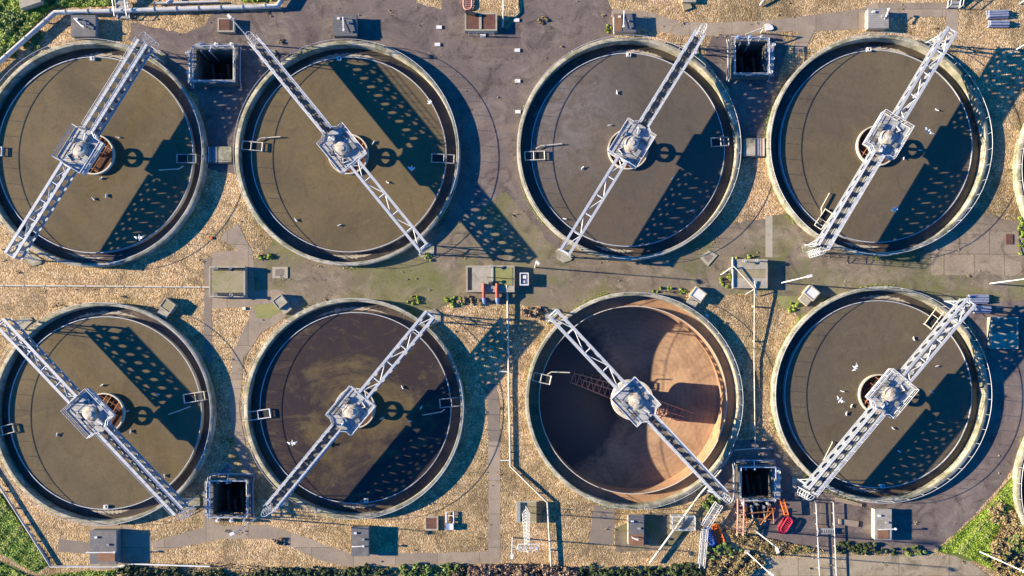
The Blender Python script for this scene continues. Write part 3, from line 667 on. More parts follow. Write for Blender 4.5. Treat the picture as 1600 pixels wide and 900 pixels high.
    m = MB(); a = P(-17, 2, 0); m.obox(a[0], a[1], 9, 7, math.atan2(d.y, d.x), ZD+.9, ZD+6); m.build('gearbox', 'greysteel', t)
    m = MB(); m.tube([P(-24, 4, ZD+4), P(-14, 1, ZD+4)], 2.2, 10); m.build('motor', 'white', t, smooth=True); m = MB(); m.tube([P(14, 9, ZD+2), P(19, 13, ZD+2), P(22, 4, ZD+2)], .8, 6); m.build('hose', 'white', t, smooth=True)
    # legs outside the tank wall
    for s, o0, e in ((sw+6, ow, -1), (sb-5, ob_, 1)):
        for o in (-hw, hw):
            m = MB(); m.bar(P(s, o, ZB-.8), P(s, o*1.5, 1.2), 1.1); m.bar(P(s-e*9, o, ZB-.8), P(s, o*1.35, 12), .7); m.build('leg', 'steel', t)
        m = MB(); m.bar(P(s, -hw*1.2, 20), P(s, hw*1.2, 20), .7); m.bar(P(s, -hw*1.4, 4), P(s, hw*1.05, 31), .5); m.bar(P(s, hw*1.4, 4), P(s, -hw*1.05, 31), .5); m.build('cross_brace', 'steel', t)
        m = MB(); m.prism([P(s-e*3, -14, 0)[:2], P(s+e*4, -14, 0)[:2], P(s+e*13, -6, 0)[:2], P(s+e*13, 6, 0)[:2], P(s+e*4, 14, 0)[:2], P(s-e*3, 14, 0)[:2]], 0, 1.4); m.build('footing', 'rim', t)
    m = MB(); o1 = P(sb, 0, 0); m.bar(P(sb-.6, -hw, ZT-8), P(sb-.6, hw, ZT-8), 1.2); m.build('end_plate', 'steel', t)
    # access ladder with hoops at the walkway end
    m = MB()
    for o in (-4, 4): m.bar(P(sw-3, o, 1), P(sw-3, o, ZT+8), .4)
    for z in range(4, 50, 4): m.bar(P(sw-3, -4, z), P(sw-3, 4, z), .28)
    for z in (22, 31, 40, 49, 58):
        m.tube([P(sw-3-9*sin(pi*q/8)*1.15, -5.2*cos(pi*q/8), z) for q in range(9)], .34, 4)
    for q in (2, 4, 6): m.bar(P(sw-3-9*sin(pi*q/8)*1.15, -5.2*cos(pi*q/8), 22), P(sw-3-9*sin(pi*q/8)*1.15, -5.2*cos(pi*q/8), 58), .3)
    m.build('ladder', 'rail', t)
for i in range(8): bridge(i)

# ------------------------------------------------------------------ kiosks
def kiosk(x0, y0, x1, y1, h, roof, wall, label, patch=None, arm=None, rails=True):
    """plan rectangle at ground; low cabinet with a sheet roof"""
    t = thing('control_kiosk', (x0+x1)/2, (y0+y1)/2, label, 'kiosk', 'control kiosks beside the tanks')
    MB().box(x0+.8, y0+.8, x1-.8, y1-.8, 0, h-1).build('body', wall, t)
    m = MB(); m.box(x0, y0, x1, y1, h-.95, h)
    k = max(4, int((y1-y0)/3))
    for j in range(k): y = y0+(y1-y0)*(j+.5)/k; m.box(x0+.3, y-.35, x1-.3, y+.35, h+.02, h+.42)
    rf = m.build('roof', roof, t)
    for q, (u, w_) in enumerate(((.25, .2), (.7, .42))): MB().box(x0+(x1-x0)*u-2, y0+(y1-y0)*w_-1.5, x0+(x1-x0)*u+2, y0+(y1-y0)*w_+1.5, h+.3, h+2.2).build('vent', 'greysteel' if q else 'white', rf)
    gm = MB(); gm.box(x1+.05, y0, x1+.9, y1, h-2.2, h-.8); gm.build('gutter', 'greysteel', rf)
    if patch: a, b, c, d = patch; MB().box(x0+(x1-x0)*a, y0+(y1-y0)*b, x0+(x1-x0)*c, y0+(y1-y0)*d, h+.45, h+.7).build('roof_patch', 'rustpatch', rf)
    m = MB(); m.box(x0-.1, y0+4, x0+.7, (y0+y1)/2-1, 1, h-2); m.build('door', wall, t)
    m = MB(); m.box(x0-.1, (y0+y1)/2+1, x0+.7, y1-4, 1, h-2); dd = m.build('door', wall, t); MB().box(x0-.9, (y0+y1)/2+2, x0-.15, (y0+y1)/2+3.4, h*.4, h*.55).build('handle', 'black', dd)
    if arm:
        m = MB(); ax, ay, bx, by = arm; m.tube([(ax, ay, h), (ax, ay, h+5), (bx, by, h+6)], .7, 6); m.tube([(ax, ay+1.6, h+.4), (bx, by+1.6, h+3)], .45, 5); m.cyl(bx, by, 1.8, h+4.5, h+6.5, 10)
        m.build('lamp_arm', 'white', t, smooth=True)
    return t
kiosk(118, 29, 156, 62, 11, 'roof_grey', 'cab_dark', 'low dark kiosk between the big white pipe and the tank rim', arm=(126, 36, 140, 49))
kiosk(523, 28, 560, 61, 11, 'roof_grey', 'cab_dark', 'grey roofed kiosk on the asphalt yard against the tank wall', arm=(540, 34, 541, 54))
kiosk(958, 26, 992, 55, 10.5, 'roof_grey', 'cab', 'half brown, half grey kiosk at the start of the pale path', patch=(.05, .05, .35, .95), arm=(973, 24, 972, 48))
kiosk(1351, 18, 1383, 49, 11, 'roof_pale', 'cab', 'pale kiosk with a white lamp arm where the path widens', arm=(1376, 34, 1380, 22))
kiosk(149, 825, 190, 877, 14, 'roof_grey', 'cab_dark', 'large dark kiosk by the bottom pipe with a long white arm', patch=(.3, .64, .95, .92), arm=(146, 858, 190, 857))
kiosk(552, 820, 579, 865, 13.5, 'roof_grey', 'cab_dark', 'black roofed kiosk alone on the gravel by the bent footpath', arm=(554, 849, 572, 848))
kiosk(980, 802, 1004, 850, 12, 'roof_grey', 'cab', 'kiosk with a rust brown roof half beside the long shadow', patch=(.08, .62, .98, .98), arm=(985, 835, 993, 838))
kiosk(1361, 793, 1387, 841, 12, 'roof_pale', 'cab', 'pale kiosk on the lower asphalt above the green bushes', patch=(.15, .66, .8, .95), arm=(1366, 823, 1390, 822))

# ------------------------------------------------------------------ railed pits
def pit(k, wall_h, label, right_gang):
    x0, y0, x1, y1 = PITS[k]; t = thing('valve_pit', (x0+x1)/2, (y0+y1)/2, label, 'valve pit', 'square railed pits between the tanks')
    m = MB(); w = 4.5
    m.box(x0-w, y0-w, x1+w, y0, -40, wall_h); m.box(x0-w, y1, x1+w, y1+w, -40, wall_h); m.box(x0-w, y0, x0, y1, -40, wall_h); m.box(x1, y0, x1+w, y1, -40, wall_h)
    m.build('pit_wall', 'pitwall', t)
    MB().box(x0-w+.2, y0-w+.2, x1+w-.2, y1+w-.2, -46, -40.2).build('pit_floor', 'dark', t)
    for q in range(3):
        px = x0+(x1-x0)*(.3+.2*q); py = y0+(y1-y0)*(.35+.3*(q % 2)); m = MB(); m.tube([(px, py, -40), (px, py, -8), (px+3, y1-2, -6)], 2.2, 8); m.cyl(px, py, 3.4, -14, -12.5, 12); m.build('riser_pipe', 'dark' if q < 2 else 'rust_dark', t, smooth=True)
    m = MB(); a, b, c, d = x0-2, y0-2, x1+2, y1+2; zt = wall_h+11
    for z, r in ((zt, .55), (zt-5.5, .4)): m.tube([(a, b, z), (c, b, z), (c, d, z), (a, d, z)], r, 5, True)
    for e in range(5):
        f = e/4
        for p in ((a+(c-a)*f, b), (a+(c-a)*f, d), (a, b+(d-b)*f), (c, b+(d-b)*f)): m.bar((*p, wall_h-.5), (*p, zt), .45)
    m.build('guard_rail', 'rail', t)
    # side grating with valves
    m = MB(); gx0, gx1 = (x1+w+.3, x1+w+9) if right_gang else (x0-w-9, x0-w-.3)
    m.box(gx0, y0, gx1, y1+2, wall_h-2, wall_h-.8); g = m.build('side_grating', 'greysteel', t)
    for e in range(5):
        y = y0+6+(y1-y0-8)*e/4; m = MB(); x = random.uniform(gx0+2, gx1-2); m.cyl(x, y, .7, wall_h-.8, wall_h+6, 8); m.tube([(x+2.2*cos(q*pi/5), y+2.2*sin(q*pi/5), wall_h+6) for q in range(10)], .4, 4, True)
        m.bar((x-2.2, y, wall_h+6), (x+2.2, y, wall_h+6), .3); m.build('valve', random.choice(['white', 'greysteel', 'bluecap']), t)
    for e in range(3):
        x = x0+6+e*(x1-x0-12)/2; m = MB(); yy = y0-w-5 if k < 2 else y1+w+5; m.cyl(x, yy, 2, 0, wall_h+2, 10); m.cyl(x, yy, 3, wall_h*.5, wall_h*.5+1.4, 12); m.tube([(x, yy, wall_h), (x+4, yy+1, wall_h+1)], 1, 6); m.build('valve', random.choice(['greysteel', 'white', 'bluecap']), t, smooth=True)
    for e, (px, mt) in enumerate(((x0-w-2.5, 'pipe'), (x1+w+2.5, 'slate'), (x0-w-5.5, 'greysteel'))):
        m = MB(); m.tube([(px, y0-7, 2), (px, y0+4, 6+e), (px, y1-3, 6+e), (px, y1+8, 2)], 1.1, 8); m.build('side_pipe', mt, t, smooth=True)
    for e in range(2):
        m = MB(); yy = y0-w-3-3*e; m.tube([(x0-4, yy, 3+2*e), (x1+6, yy, 3+2*e)], .8, 6); m.tube([(x0+8+14*e, yy, 3+2*e), (x0+8+14*e, y0+3, 12), (x0+8+14*e, y0+5, -20)], .9, 6); m.build('feed_pipe', 'rail' if e else 'greysteel', t, smooth=True)
    return t
pit(0, 9, 'square railed pit between the pipe side tank and the asphalt yard', False)
pit(1, 9, 'square railed pit below the pale path, with a long thin pipe across', True)
pit(2, 9, 'square railed pit with coiled hoses beside it, near the bent footpath', False)
pit(3, 9, 'square railed pit with orange framework below it', True)
# hose coils by the third pit
m = MB()
for (x, y, r) in ((343, 738, 4), (356, 739, 5.5), (357, 728, 4.5)):
    m.tube([(x+r*cos(2*pi*q/20)*(1-.01*q), y+r*sin(2*pi*q/20)*(1-.01*q), .6+.03*q) for q in range(46)], .5, 5)
m.tube([(347, 740, .6), (350, 737, .6), (353, 731, .6)], .5, 5)
tag(m.build('hose', 'slate', org=(350, 735, 0)), 'pale coiled hose lying next to the railed pit', 'hose')
tag(MB().tube([(1158, 63, 21), (1186, 53, 21), (1188, 52, 1)], .8, 6).build('vent_pipe', 'thinpipe', org=(1186, 53, 0)), 'thin cream pipe slanting over the corner of the pit below the pale path', 'pipe')
tag(MB().prism([(1195, 39), (1199, 37.5), (1206, 41), (1208, 46), (1204, 48), (1196, 48.5)], 0, 2.6).build('stone_slab', 'white', org=(1201, 43, 0)), 'rounded white slab on the pale path near the pit', 'slab')

# ------------------------------------------------------------------ low chambers
def rails(m, pts, z, h, r=.4, post=12):
    for zz in (z+h, z+h*.5): m.tube([(x, y, zz) for x, y in pts], r, 5)
    for a, b in zip(pts, pts[1:]):
        q = max(1, round(math.dist(a, b)/post))
        for j in range(q+1): m.bar((a[0]+(b[0]-a[0])*j/q, a[1]+(b[1]-a[1])*j/q, z), (a[0]+(b[0]-a[0])*j/q, a[1]+(b[1]-a[1])*j/q, z+h), r*.9)
def stopcock(x, y, z, t, mt='greysteel'):
    m = MB(); m.cyl(x, y, .8, z, z+7, 8); m.tube([(x+2.6*cos(q*pi/6), y+2.6*sin(q*pi/6), z+7) for q in range(12)], .45, 4, True); m.bar((x-2.6, y, z+7), (x+2.6, y, z+7), .35); m.bar((x, y-2.6, z+7), (x, y+2.6, z+7), .35)
    m.build('valve_wheel', mt, t)
def chamber(x0, y0, x1, y1, h, slab, label, lids=2, wheels=()):
    t = thing('concrete_chamber', (x0+x1)/2, (y0+y1)/2, label, 'chamber', 'low concrete chambers')
    m = MB(); w = 2.4
    m.box(x0, y0, x1, y0+w, 0, h); m.box(x0, y1-w, x1, y1, 0, h); m.box(x0, y0+w, x0+w, y1-w, 0, h); m.box(x1-w, y0+w, x1, y1-w, 0, h); m.build('wall', 'concrete', t)
    for k in range(lids):
        a = y0+w+(y1-y0-2*w)*k/lids; b = y0+w+(y1-y0-2*w)*(k+1)/lids; MB().box(x0+w+.05, a+.15, x1-w-.05, b-.15, h-2.5, h-.35-.1*(k % 2)).build('cover_slab', slab[k % len(slab)], t)
    for x, y in wheels: stopcock(x, y, h-.4, t)
    return t
t = chamber(331, 417, 387, 465, 10, ['mossy'], 'mossy square slab chamber with valve posts beside the vertical drain', 1, ((345, 420), (367, 420), (344, 462), (368, 462)))
for a, b in ((419.6, 424), (458, 462.4)): MB().box(338, a, 384, b, 9.7, 9.95).build('dark_recess', 'black', t)
t = chamber(1143, 406, 1196, 451, 10, ['grey_slab', 'mossy', 'grey_slab'], 'weathered chamber of three slabs with a white frame beside the weeds', 3, ((1158, 410), (1178, 409)))
t = chamber(729, 416, 804, 457, 9.5, ['grey_slab'], 'pale chamber with a green half lid and two red pipes', 1, ((768, 418), (768, 440)))
MB().box(771, 419, 801, 447, 9.2, 9.9).build('green_lid', 'lime', t); MB().box(732, 419, 737, 454, 9.2, 9.5).build('channel_slot', 'dark', t)
m = MB(); m.bar((762, 434, 11), (803, 437, 11), .55); m.build('valve_rod', 'black', t); m = MB(); m.bar((769.5, 417, 11), (769.5, 452, 11), .5); m.build('valve_rod', 'greysteel', t); m = MB(); m.box(764, 440, 770, 447, 9, 13); m.build('gearbox', 'dark', t)
for x in (756.5, 777):
    tp = thing('red_pipe', x, 461, 'red pipe with a blue collar, %s, over the chamber edge' % ('nearer the dark slot' if x < 760 else 'nearer the green lid'), 'pipe', 'two red pipes')
    MB().tube([(x, 444, 10.8), (x, 461, 11.5), (x+.3, 466, 9)], 2.6, 12).build('barrel', 'red', tp, smooth=True)
    m = MB(); m.tube([(x+.3, 465.5, 9.4), (x+.5, 471, 6.5), (x+.5, 473, 1)], 3, 12); m.build('collar', 'bluecap', tp, smooth=True)
t = chamber(727, 24, 777, 52, 9, ['brownlid'], 'chamber with brown lids at the top of the asphalt yard', 1)
MB().box(749, 26, 753, 50, 9, 9.6).build('divider', 'concrete', t)
m = MB(); m.tube([(732, 25, 11), (744, 28, 11)], 3, 10); m.cyl(731, 24.5, 3.2, 9, 13, 12); m.build('pump_motor', 'black', t, smooth=True)
rm = MB(); rails(rm, [(733, 56), (772, 56)], 0, 13); rm.build('guard_rail', 'greysteel', t)
t = chamber(343, 31, 369, 53, 7, ['brownlid'], 'small chamber with a brown lid between the lamp post and white pipe', 1)
MB().box(361, 35, 366, 50, 6.9, 7.2).build('dark_gap', 'black', t)
t = chamber(1542, 496, 1584, 545, 10, ['wet_path', 'grey_slab'], 'shaded chamber beside the tank with many gulls', 2, ((1547, 500),))
t = chamber(664, 806, 685, 828, 3, ['brownlid'], 'small square chamber with a rust brown lid on the gravel', 1)
t = chamber(806, 782, 842, 816, 3, ['mossy'], 'concrete base slab under the lattice mast', 1)
MB().box(838, 783, 846, 815, 3.2, 8).build('duct', 'dark', t); MB().box(808, 784, 813, 814, 3.2, 6).build('duct', 'greysteel', t)
t = chamber(1047, 803, 1084, 826, 3, ['grey_slab'], 'railed pale chamber crossed by the slanting pipe', 1)
rm = MB(); rails(rm, [(1048, 804), (1083, 804), (1083, 825), (1048, 825), (1048, 804)], 3, 12); rm.build('guard_rail', 'rail', t)
# white machine cabinet beside the red pipe chamber
t = thing('equipment_cabinet', 819, 437, 'small white cabinet with grey switchgear standing in the chamber shade', 'cabinet')
m = MB(); m.box(812, 427, 826, 428.6, 0, 9); m.box(812, 445, 826, 446.6, 0, 9); m.box(812, 428.7, 813.6, 444.9, 0, 9); m.box(824.4, 428.7, 826, 444.9, 0, 9); m.build('frame', 'white', t)
m = MB(); m.box(814, 429, 824, 444.6, 0, 5); m.build('casing', 'slate', t); m = MB(); m.box(817, 431, 822, 436, 5.1, 8); m.box(816, 439, 820, 443, 5.1, 7.5); m.build('switchgear', 'white', t)
# white frame on the three slab chamber
t = thing('goal_frame', 1143, 418, 'white pipe goal frame along the edge of the three slab chamber', 'pipe')
MB().tube([(1141.5, 403, 11), (1142, 450, 11)], 1.0, 8).build('beam', 'thinpipe', t, smooth=True)
m = MB(); m.tube([(1126, 429, 9), (1138, 420, 13), (1143, 418, 14)], .9, 6); m.bar((1126, 429, 0), (1126, 429, 9), .7); m.build('stay', 'white', t)

# hopper boxes at 45 degrees by the rims
def hopper(x, y, a, w, l, h, label, lid):
    t = thing('outlet_box', x, y, label, 'box', 'tilted concrete outlet boxes at the tank rims')
    m = MB(); ca, sa = cos(a), sin(a); th = 1.6
    for (u, v, lx, ly) in ((0, -w/2+th/2, l, th), (0, w/2-th/2, l, th), (-l/2+th/2, 0, th, w-2*th), (l/2-th/2, 0, th, w-2*th)):
        m.obox(x+ca*u-sa*v, y+sa*u+ca*v, lx, ly, a, 0, h)
    m.build('wall', 'concrete', t)
    MB().obox(x, y, l-2*th-.2, w-2*th-.2, a, h-2.5, h-.8).build('lid', lid, t)
    dx, dy = (cos(a), sin(a)); MB().obox(x-dy*0+ca*(0)-sa*(w*.85), y+sa*0+ca*(w*.85), l*.8, w*.6, a, 0, h*.6).build('outlet_chute', 'concrete', t)
hopper(266, 478, math.radians(35), 17, 20, 9.5, 'box with a mossy lid on gravel above the grass triangle tank', 'mossy')
hopper(440, 472, math.radians(-38), 17, 18, 9.5, 'box with a pale lid at the edge of the lime green slab', 'grey_slab')
hopper(1089, 461, math.radians(36), 18, 20, 9.5, 'box with a bluish white lid at the rim of the drained tank', 'white')
hopper(1265, 458, math.radians(40), 17, 20, 9.5, 'box with a half shaded white lid beside the lamp post and mossy turf', 'white')
# slabs between neighbouring tanks
def link_slab(x0, y0, x1, y1, pale, label):
    t = thing('link_chamber', (x0+x1)/2, (y0+y1)/2, label, 'chamber', 'link chambers between neighbouring tanks')
    m = MB(); m.box(x0, y0, x1, y1, 0, 4); m.build('base', 'pitwall', t)
    for k in range(6): x = x0+4+k*2.6 if not pale else x1-4-k*2.6; MB().tube([(x, y0+1, 4.8), (x, y1-1, 4.8)], .8, 6).build('pipe', random.choice(['white', 'slate', 'pink', 'greysteel']), t, smooth=True)
    a, b = (x0+20, x1-3) if not pale else (x0+2, x1-18); MB().box(a, y0+1, b, y1-1, 4.05, 6.4).build('deck', 'rim', t)
link_slab(324, 230, 368, 256, False, 'link chamber with pipes between the two brown tanks by the first pit')
link_slab(1158, 217, 1196, 246, True, 'link chamber with pipes between the foamy tank and the bright bridge tank')

# ------------------------------------------------------------------ pipes
def pipe(pts, r, z, mt, label, name='pipe', support=40, flange=0):
    P = [p if len(p) == 3 else (*p, z) for p in pts]
    t = thing(name, P[0][0], P[0][1], label, 'pipe')
    fine = []
    for a, b in zip(P, P[1:]):
        k = max(1, int(math.dist(a, b)/60)); fine += [tuple(a[q]+(b[q]-a[q])*j/k for q in range(3)) for j in range(k)]
    fine.append(P[-1])
    MB().tube(fine, r, 12 if r > 2 else 8).build('barrel', mt, t, smooth=True)
    ms = MB(); mf = MB(); has = False
    for a, b in zip(P, P[1:]):
        L = math.dist(a, b); k = int(L/support)
        for j in range(k):
            f = (j+.5)/max(1, k); x, y, zz = [a[q]+(b[q]-a[q])*f for q in range(3)]
            if zz-r > .6: ms.box(x-1.1, y-1.1, x+1.1, y+1.1, 0, zz-r*.6); has = True
            if flange:
                d = Vector([(b[q]-a[q])/L for q in range(3)]); mf.tube([Vector((x, y, zz))-d*.6, Vector((x, y, zz))+d*.6], r*1.22, 12)
    if has: ms.build('support', 'concrete', t)
    if flange: mf.build('flange', 'greysteel', t)
    return t
pipe([(-60, 157), (91, 23), (400, 14), (436, 13), (470, -40)], 3.4, 7, 'pipe', 'large white pipe bending round the grassy corner', flange=1, support=34)
pipe([(243, 7), (345, 4)], 1.7, 4, 'pipe', 'short white pipe beyond the large one')
pipe([(272, -30), (270, 3), (264, 7)], 1.6, 6, 'white', 'thin white elbow pipe joining the large one')
pipe([(-40, 446), (120, 447), (330, 449), (344, 449)], 1.3, 2.2, 'thinpipe', 'thin cream pipe across the gravel to the mossy chamber', support=30, flange=1)
pipe([(-60, 665), (0, 755), (82, 884), (200, 884)], 1.5, 4, 'pipe', 'thin pipe round the grass triangle and along the bottom', support=26)
pipe([(178, 885), (210, 880), (330, 884)], 1.3, 4, 'white', 'short white pipe beside the dark kiosk and bottom hedge')
pipe([(792, 446, 9), (793, 470, 5), (795, 600, 3), (797.5, 728, 3), (855, 784, 5), (861, 884, 5)], 1.35, 4, 'thinpipe', 'long cream pipe running from the red pipes to the bottom hedge', support=36)
pipe([(1143, 418, 14), (1175, 452, 12), (1177, 560, 4), (1179, 700, 3)], 0.8, 4, 'thinpipe', 'thin white pipe from the white frame down between two tanks', support=50)
pipe([(1175, 440, 12), (1179, 462, 10)], 1.0, 9, 'white', 'stub of white pipe at the slab chamber corner')
pipe([(1162, 461, 8), (1174, 453, 12)], .8, 9, 'thinpipe', 'slanting pipe stay below the slab chamber')
pipe([(1125, 733), (1092, 771), (1014, 878)], 1.7, 7, 'thinpipe', 'pale slanting pipe from the drained tank to the bottom hedge', support=48)
pipe([(1146, 703, 4), (1180, 700, 4), (1206, 700, 4)], .9, 4, 'thinpipe', 'pipe above the pit with the orange framework')
pipe([(1143, 705, 4), (1128, 728, 4)], .9, 4, 'thinpipe', 'short slanting pipe near the drained tank bridge end')
pipe([(786, -30, 8), (787, 18, 9), (786, 36, 4), (785, 44, 3)], 1.3, 8, 'pipe', 'white bent pipe beside the brown lid chamber')
pipe([(780, 580, 3), (795, 581, 3)], .9, 3, 'white', 'short white branch pipe by the long cream pipe')
pipe([(782, 719, 3), (797, 719, 3)], .9, 3, 'white', 'short white tee pipe near the bend of the long cream pipe')
pipe([(1600, 462, 4), (1640, 460, 4)], 1.2, 4, 'white', 'pipe end at the far pavement')

# ------------------------------------------------------------------ lamp posts and mast
def lamp(x, y, h, label, arm=(7, -4), box=None):
    t = thing('lamp_post', x, y, label, 'lamp post', 'street lamp posts')
    m = MB(); m.tube([(x, y, 0), (x, y, h*.5)], 1.0, 10); m.tube([(x, y, h*.5), (x, y, h), (x+arm[0], y+arm[1], h+2)], .7, 8); m.build('post', 'white', t, smooth=True)
    m = MB(); m.obox(x+arm[0], y+arm[1], 7, 4, math.atan2(arm[1], arm[0]), h+.8, h+3); m.build('lamp_head', 'white', t)
    if box: MB().box(x-3.5, y-4, x+3.5, y+4, 0, 6).build('control_box', 'concrete', t)
lamp(402, 809, 84, 'lamp post beside the ladder of the dark sludge tank bridge', (-4, 2))
lamp(398, 70, 86, 'lamp post beside the small brown lid chamber and railed pit', (-3, -3))
lamp(1166, 862, 98, 'tall lamp post with a concrete box at its foot', (4, 3), True)
lamp(1180, 829, 88, 'lamp post between the orange framework and the crimson barrier', (2, 5))
lamp(1531, 862, 92, 'lamp post at the foot of the dry slope', (4, 2))
lamp(1547, 443, 92, 'lamp post on the pavement beyond the shaded chamber', (5, 1))
lamp(1577, 84, 92, 'lamp post in the shade beside the gravel with slate tubes', (5, -2))
lamp(836, 418, 78, 'lamp post beside the white equipment cabinet', (2, 2))
lamp(1221, 442, 96, 'lamp post leaning over the mossy turf beside a tilted box', (4, -1))
lamp(801, 840, 86, 'lamp post near the lattice mast', (0, 3))
lamp(1593, 6, 60, 'lamp post at the far end of the tube stacks', (0, -5))
t = thing('lattice_mast', 822, 797, 'tall white lattice mast with a floodlight frame on top', 'mast')
m = MB(); hm = 196; w0, w1 = 7, 3.2
def mp(f, s): 
    w = w0+(w1-w0)*f; a = 2*pi*s/3+.5; return (822+w*cos(a), 797+w*sin(a), 3+(hm-3)*f)
for s in range(3): m.bar(mp(0, s), mp(1, s), .4)
for k in range(11):
    for s in range(3): m.bar(mp(k/11, s), mp(k/11, s+1), .2); m.bar(mp(k/11, s), mp((k+1)/11, s+1), .2)
m.build('lattice', 'white', t)
m = MB(); m.tube([(811, 795, hm), (835, 795, hm)], .7, 5); m.tube([(811, 795, hm), (809, 801, hm), (816, 804, hm), (829, 804, hm), (837, 801, hm), (835, 795, hm)], .5, 5); m.tube([(820, 797, hm), (823, 806, hm+2)], .6, 5); m.build('head_frame', 'white', t)
for x in (812, 819, 827, 834): m = MB(); m.box(x-2, 797, x+2, 800.5, hm+.5, hm+3.5); m.build('floodlight', 'steel', t)

# ------------------------------------------------------------------ stacks, blocks, barriers, stairs
def tube_stack(x0, y0, x1, y1, label, z=0, nr=4, skew=0):
    t = thing('tube_bundle', (x0+x1)/2, (y0+y1)/2, label, 'tubes', 'bundles of slate blue tubes')
    k = nr; r = (y1-y0)/k/2
    for j in range(k): y = y0+r*(2*j+1); o = random.uniform(-1.2, 1.2); MB().tube([(x0+o, y, z+r), (x1+o, y+skew, z+r)], r*.98, 10).build('tube', 'slate', t, smooth=True)
    for j in range(k-1): y = y0+r*(2*j+2); MB().tube([(x0+1, y, z+r*2.7), (x1-1, y+skew, z+r*2.7)], r*.98, 10).build('tube', 'slate', t, smooth=True)
tube_stack(1541, 17, 1573, 31, 'slate blue tube bundle on the gravel, the fuller of the pair', skew=-1)
tube_stack(1543, 32.5, 1574, 44, 'slate blue tube bundle on the gravel, the slimmer of the pair', nr=3)
tube_stack(1511, 460, 1542, 475, 'slate blue tubes tucked under the end of the gull tank bridge')
tube_stack(1520, 477, 1545, 490, 'short slate blue tubes next to the shaded chamber', nr=3)
for x, y, l in ((687, 43, 'white marker block on the yard, nearer the brown lid chamber of the pair'), (684.5, 70, 'white marker block on the yard nearest the blue shaded tank'),
             (808, 32, 'white marker block just beside the chamber shadow'), (809, 79, 'white marker block on the open yard below the chamber shadow'), (809.5, 127, 'white marker block half way along the foamy tank side'),
             (810, 175, 'white marker block closest to the foamy tank wall'), (755.5, 56, 'white marker block against the guard rail of the brown lid chamber')):
    t = thing('marker_block', x, y, l, 'block', 'white marker blocks on the asphalt yard')
    MB().prism([(x-5, y-2.6), (x+3.4, y-2.6), (x+3.4, y+2.6), (x-5, y+2.6)], 0, 1.6).build('block', 'white', t); MB().box(x+3.5, y-2.4, x+5, y+2.4, 0, .8).build('dark_end', 'black', t)
def frame_cover(pts, label, mat='path', inner='brownlid'):
    c = (sum(p[0] for p in pts)/4, sum(p[1] for p in pts)/4); t = thing('manhole_cover', *c, label, 'manhole cover', 'framed manhole covers')
    s = .58; ins = [(c[0]+(x-c[0])*s, c[1]+(y-c[1])*s) for x, y in pts]; m = MB()
    for k in range(4): m.prism([pts[k], pts[(k+1) % 4], ins[(k+1) % 4], ins[k]], .6, 1.2)
    m.build('frame', mat, t); MB().prism([(c[0]+(x-c[0])*s*.98, c[1]+(y-c[1])*s*.98) for x, y in pts], .6, 1.05).build('lid', inner, t)
frame_cover([(426, 417), (450, 417), (450, 435), (426, 435)], 'square manhole cover in a pale frame beside the blue chamber shade', 'concrete', 'wet_path')
frame_cover([(1107, 391), (1121, 399), (1106, 416), (1093, 402)], 'diamond set manhole cover with a pale frame beside the foamy tank', 'concrete', 'wet_path')
frame_cover([(1571, 366), (1582, 366), (1582, 382), (1571, 382)], 'small reddish drain cover set in the pavement', 'brownlid', 'brownlid')
def barrier(x, y, l, w, a, mat, label, z=0):
    t = thing('barrier_panel', x, y, label, 'barrier', z=z); ca, sa = cos(a), sin(a)
    def Q(u, v): return (x+ca*u-sa*v, y+sa*u+ca*v)
    m = MB(); c = w*.45; pts = []
    for sx, sy, a0 in ((1, 1, 0), (-1, 1, 90), (-1, -1, 180), (1, -1, 270)):
        for q in range(5): b = math.radians(a0+q*22.5); pts.append((*Q(sx*(l/2-c)+c*cos(b), sy*(w/2-c)+c*sin(b)), z+2.4))
    m.tube(pts, 1.2, 8, True); m.build('frame', mat, t, smooth=True)
    m = MB(); k = int(l/3)
    for j in range(1, k): u = -l/2+l*j/k; m.bar((*Q(u, -w/2+.8), z+2.4), (*Q(u, w/2-.8), z+2.4), .8)
    m.build('bars', mat, t)
barrier(1121.5, 834, 31, 11, math.radians(68), 'orange', 'orange plastic barrier panel lying beside the blue one')
barrier(1108, 838, 30, 13, math.radians(66), 'blue', 'blue plastic barrier panel lying beside the orange one')
barrier(1107.4, 838, 24, 6, math.radians(66), 'blue', 'small blue plastic frame resting on the blue barrier panel', 4.2)
barrier(1225.5, 820, 28, 14, math.radians(122), 'crimson', 'crimson plastic barrier panel lying on the lower asphalt')
barrier(1226.5, 819, 24, 10, math.radians(122), 'crimson', 'second crimson barrier panel stacked on top of the first', 4.4)
barrier(731, 4, 24, 13, math.radians(90), 'pink', 'salmon pink plastic crate panel on the gravel by the brown lid chamber')
# wheeled machine on gravel
t = thing('pump_trolley', 702, 812, 'small white and blue pump trolley on the gravel', 'pump trolley')
m = MB(); m.tube([(698, 799, 3), (709, 799, 3), (709, 826, 3), (698, 826, 3)], .8, 5, True); m.bar((698, 805, 3), (709, 805, 3), .7); m.bar((698, 811, 3), (709, 811, 3), .7); m.build('chassis', 'white', t)
MB().box(697, 816, 702.5, 827, 1.5, 6).build('tank_box', 'bluecap', t); MB().box(702.7, 816.5, 709, 826, 1.5, 6.6).build('engine_cover', 'white', t); MB().box(702, 808, 707, 814, 2, 4.4).build('pump', 'rust_dark', t)
for x in (696.2, 710.2):
    MB().tube([(x-.6, 822, 2), (x+.6, 822, 2)], 2, 12).build('wheel', 'black', t)
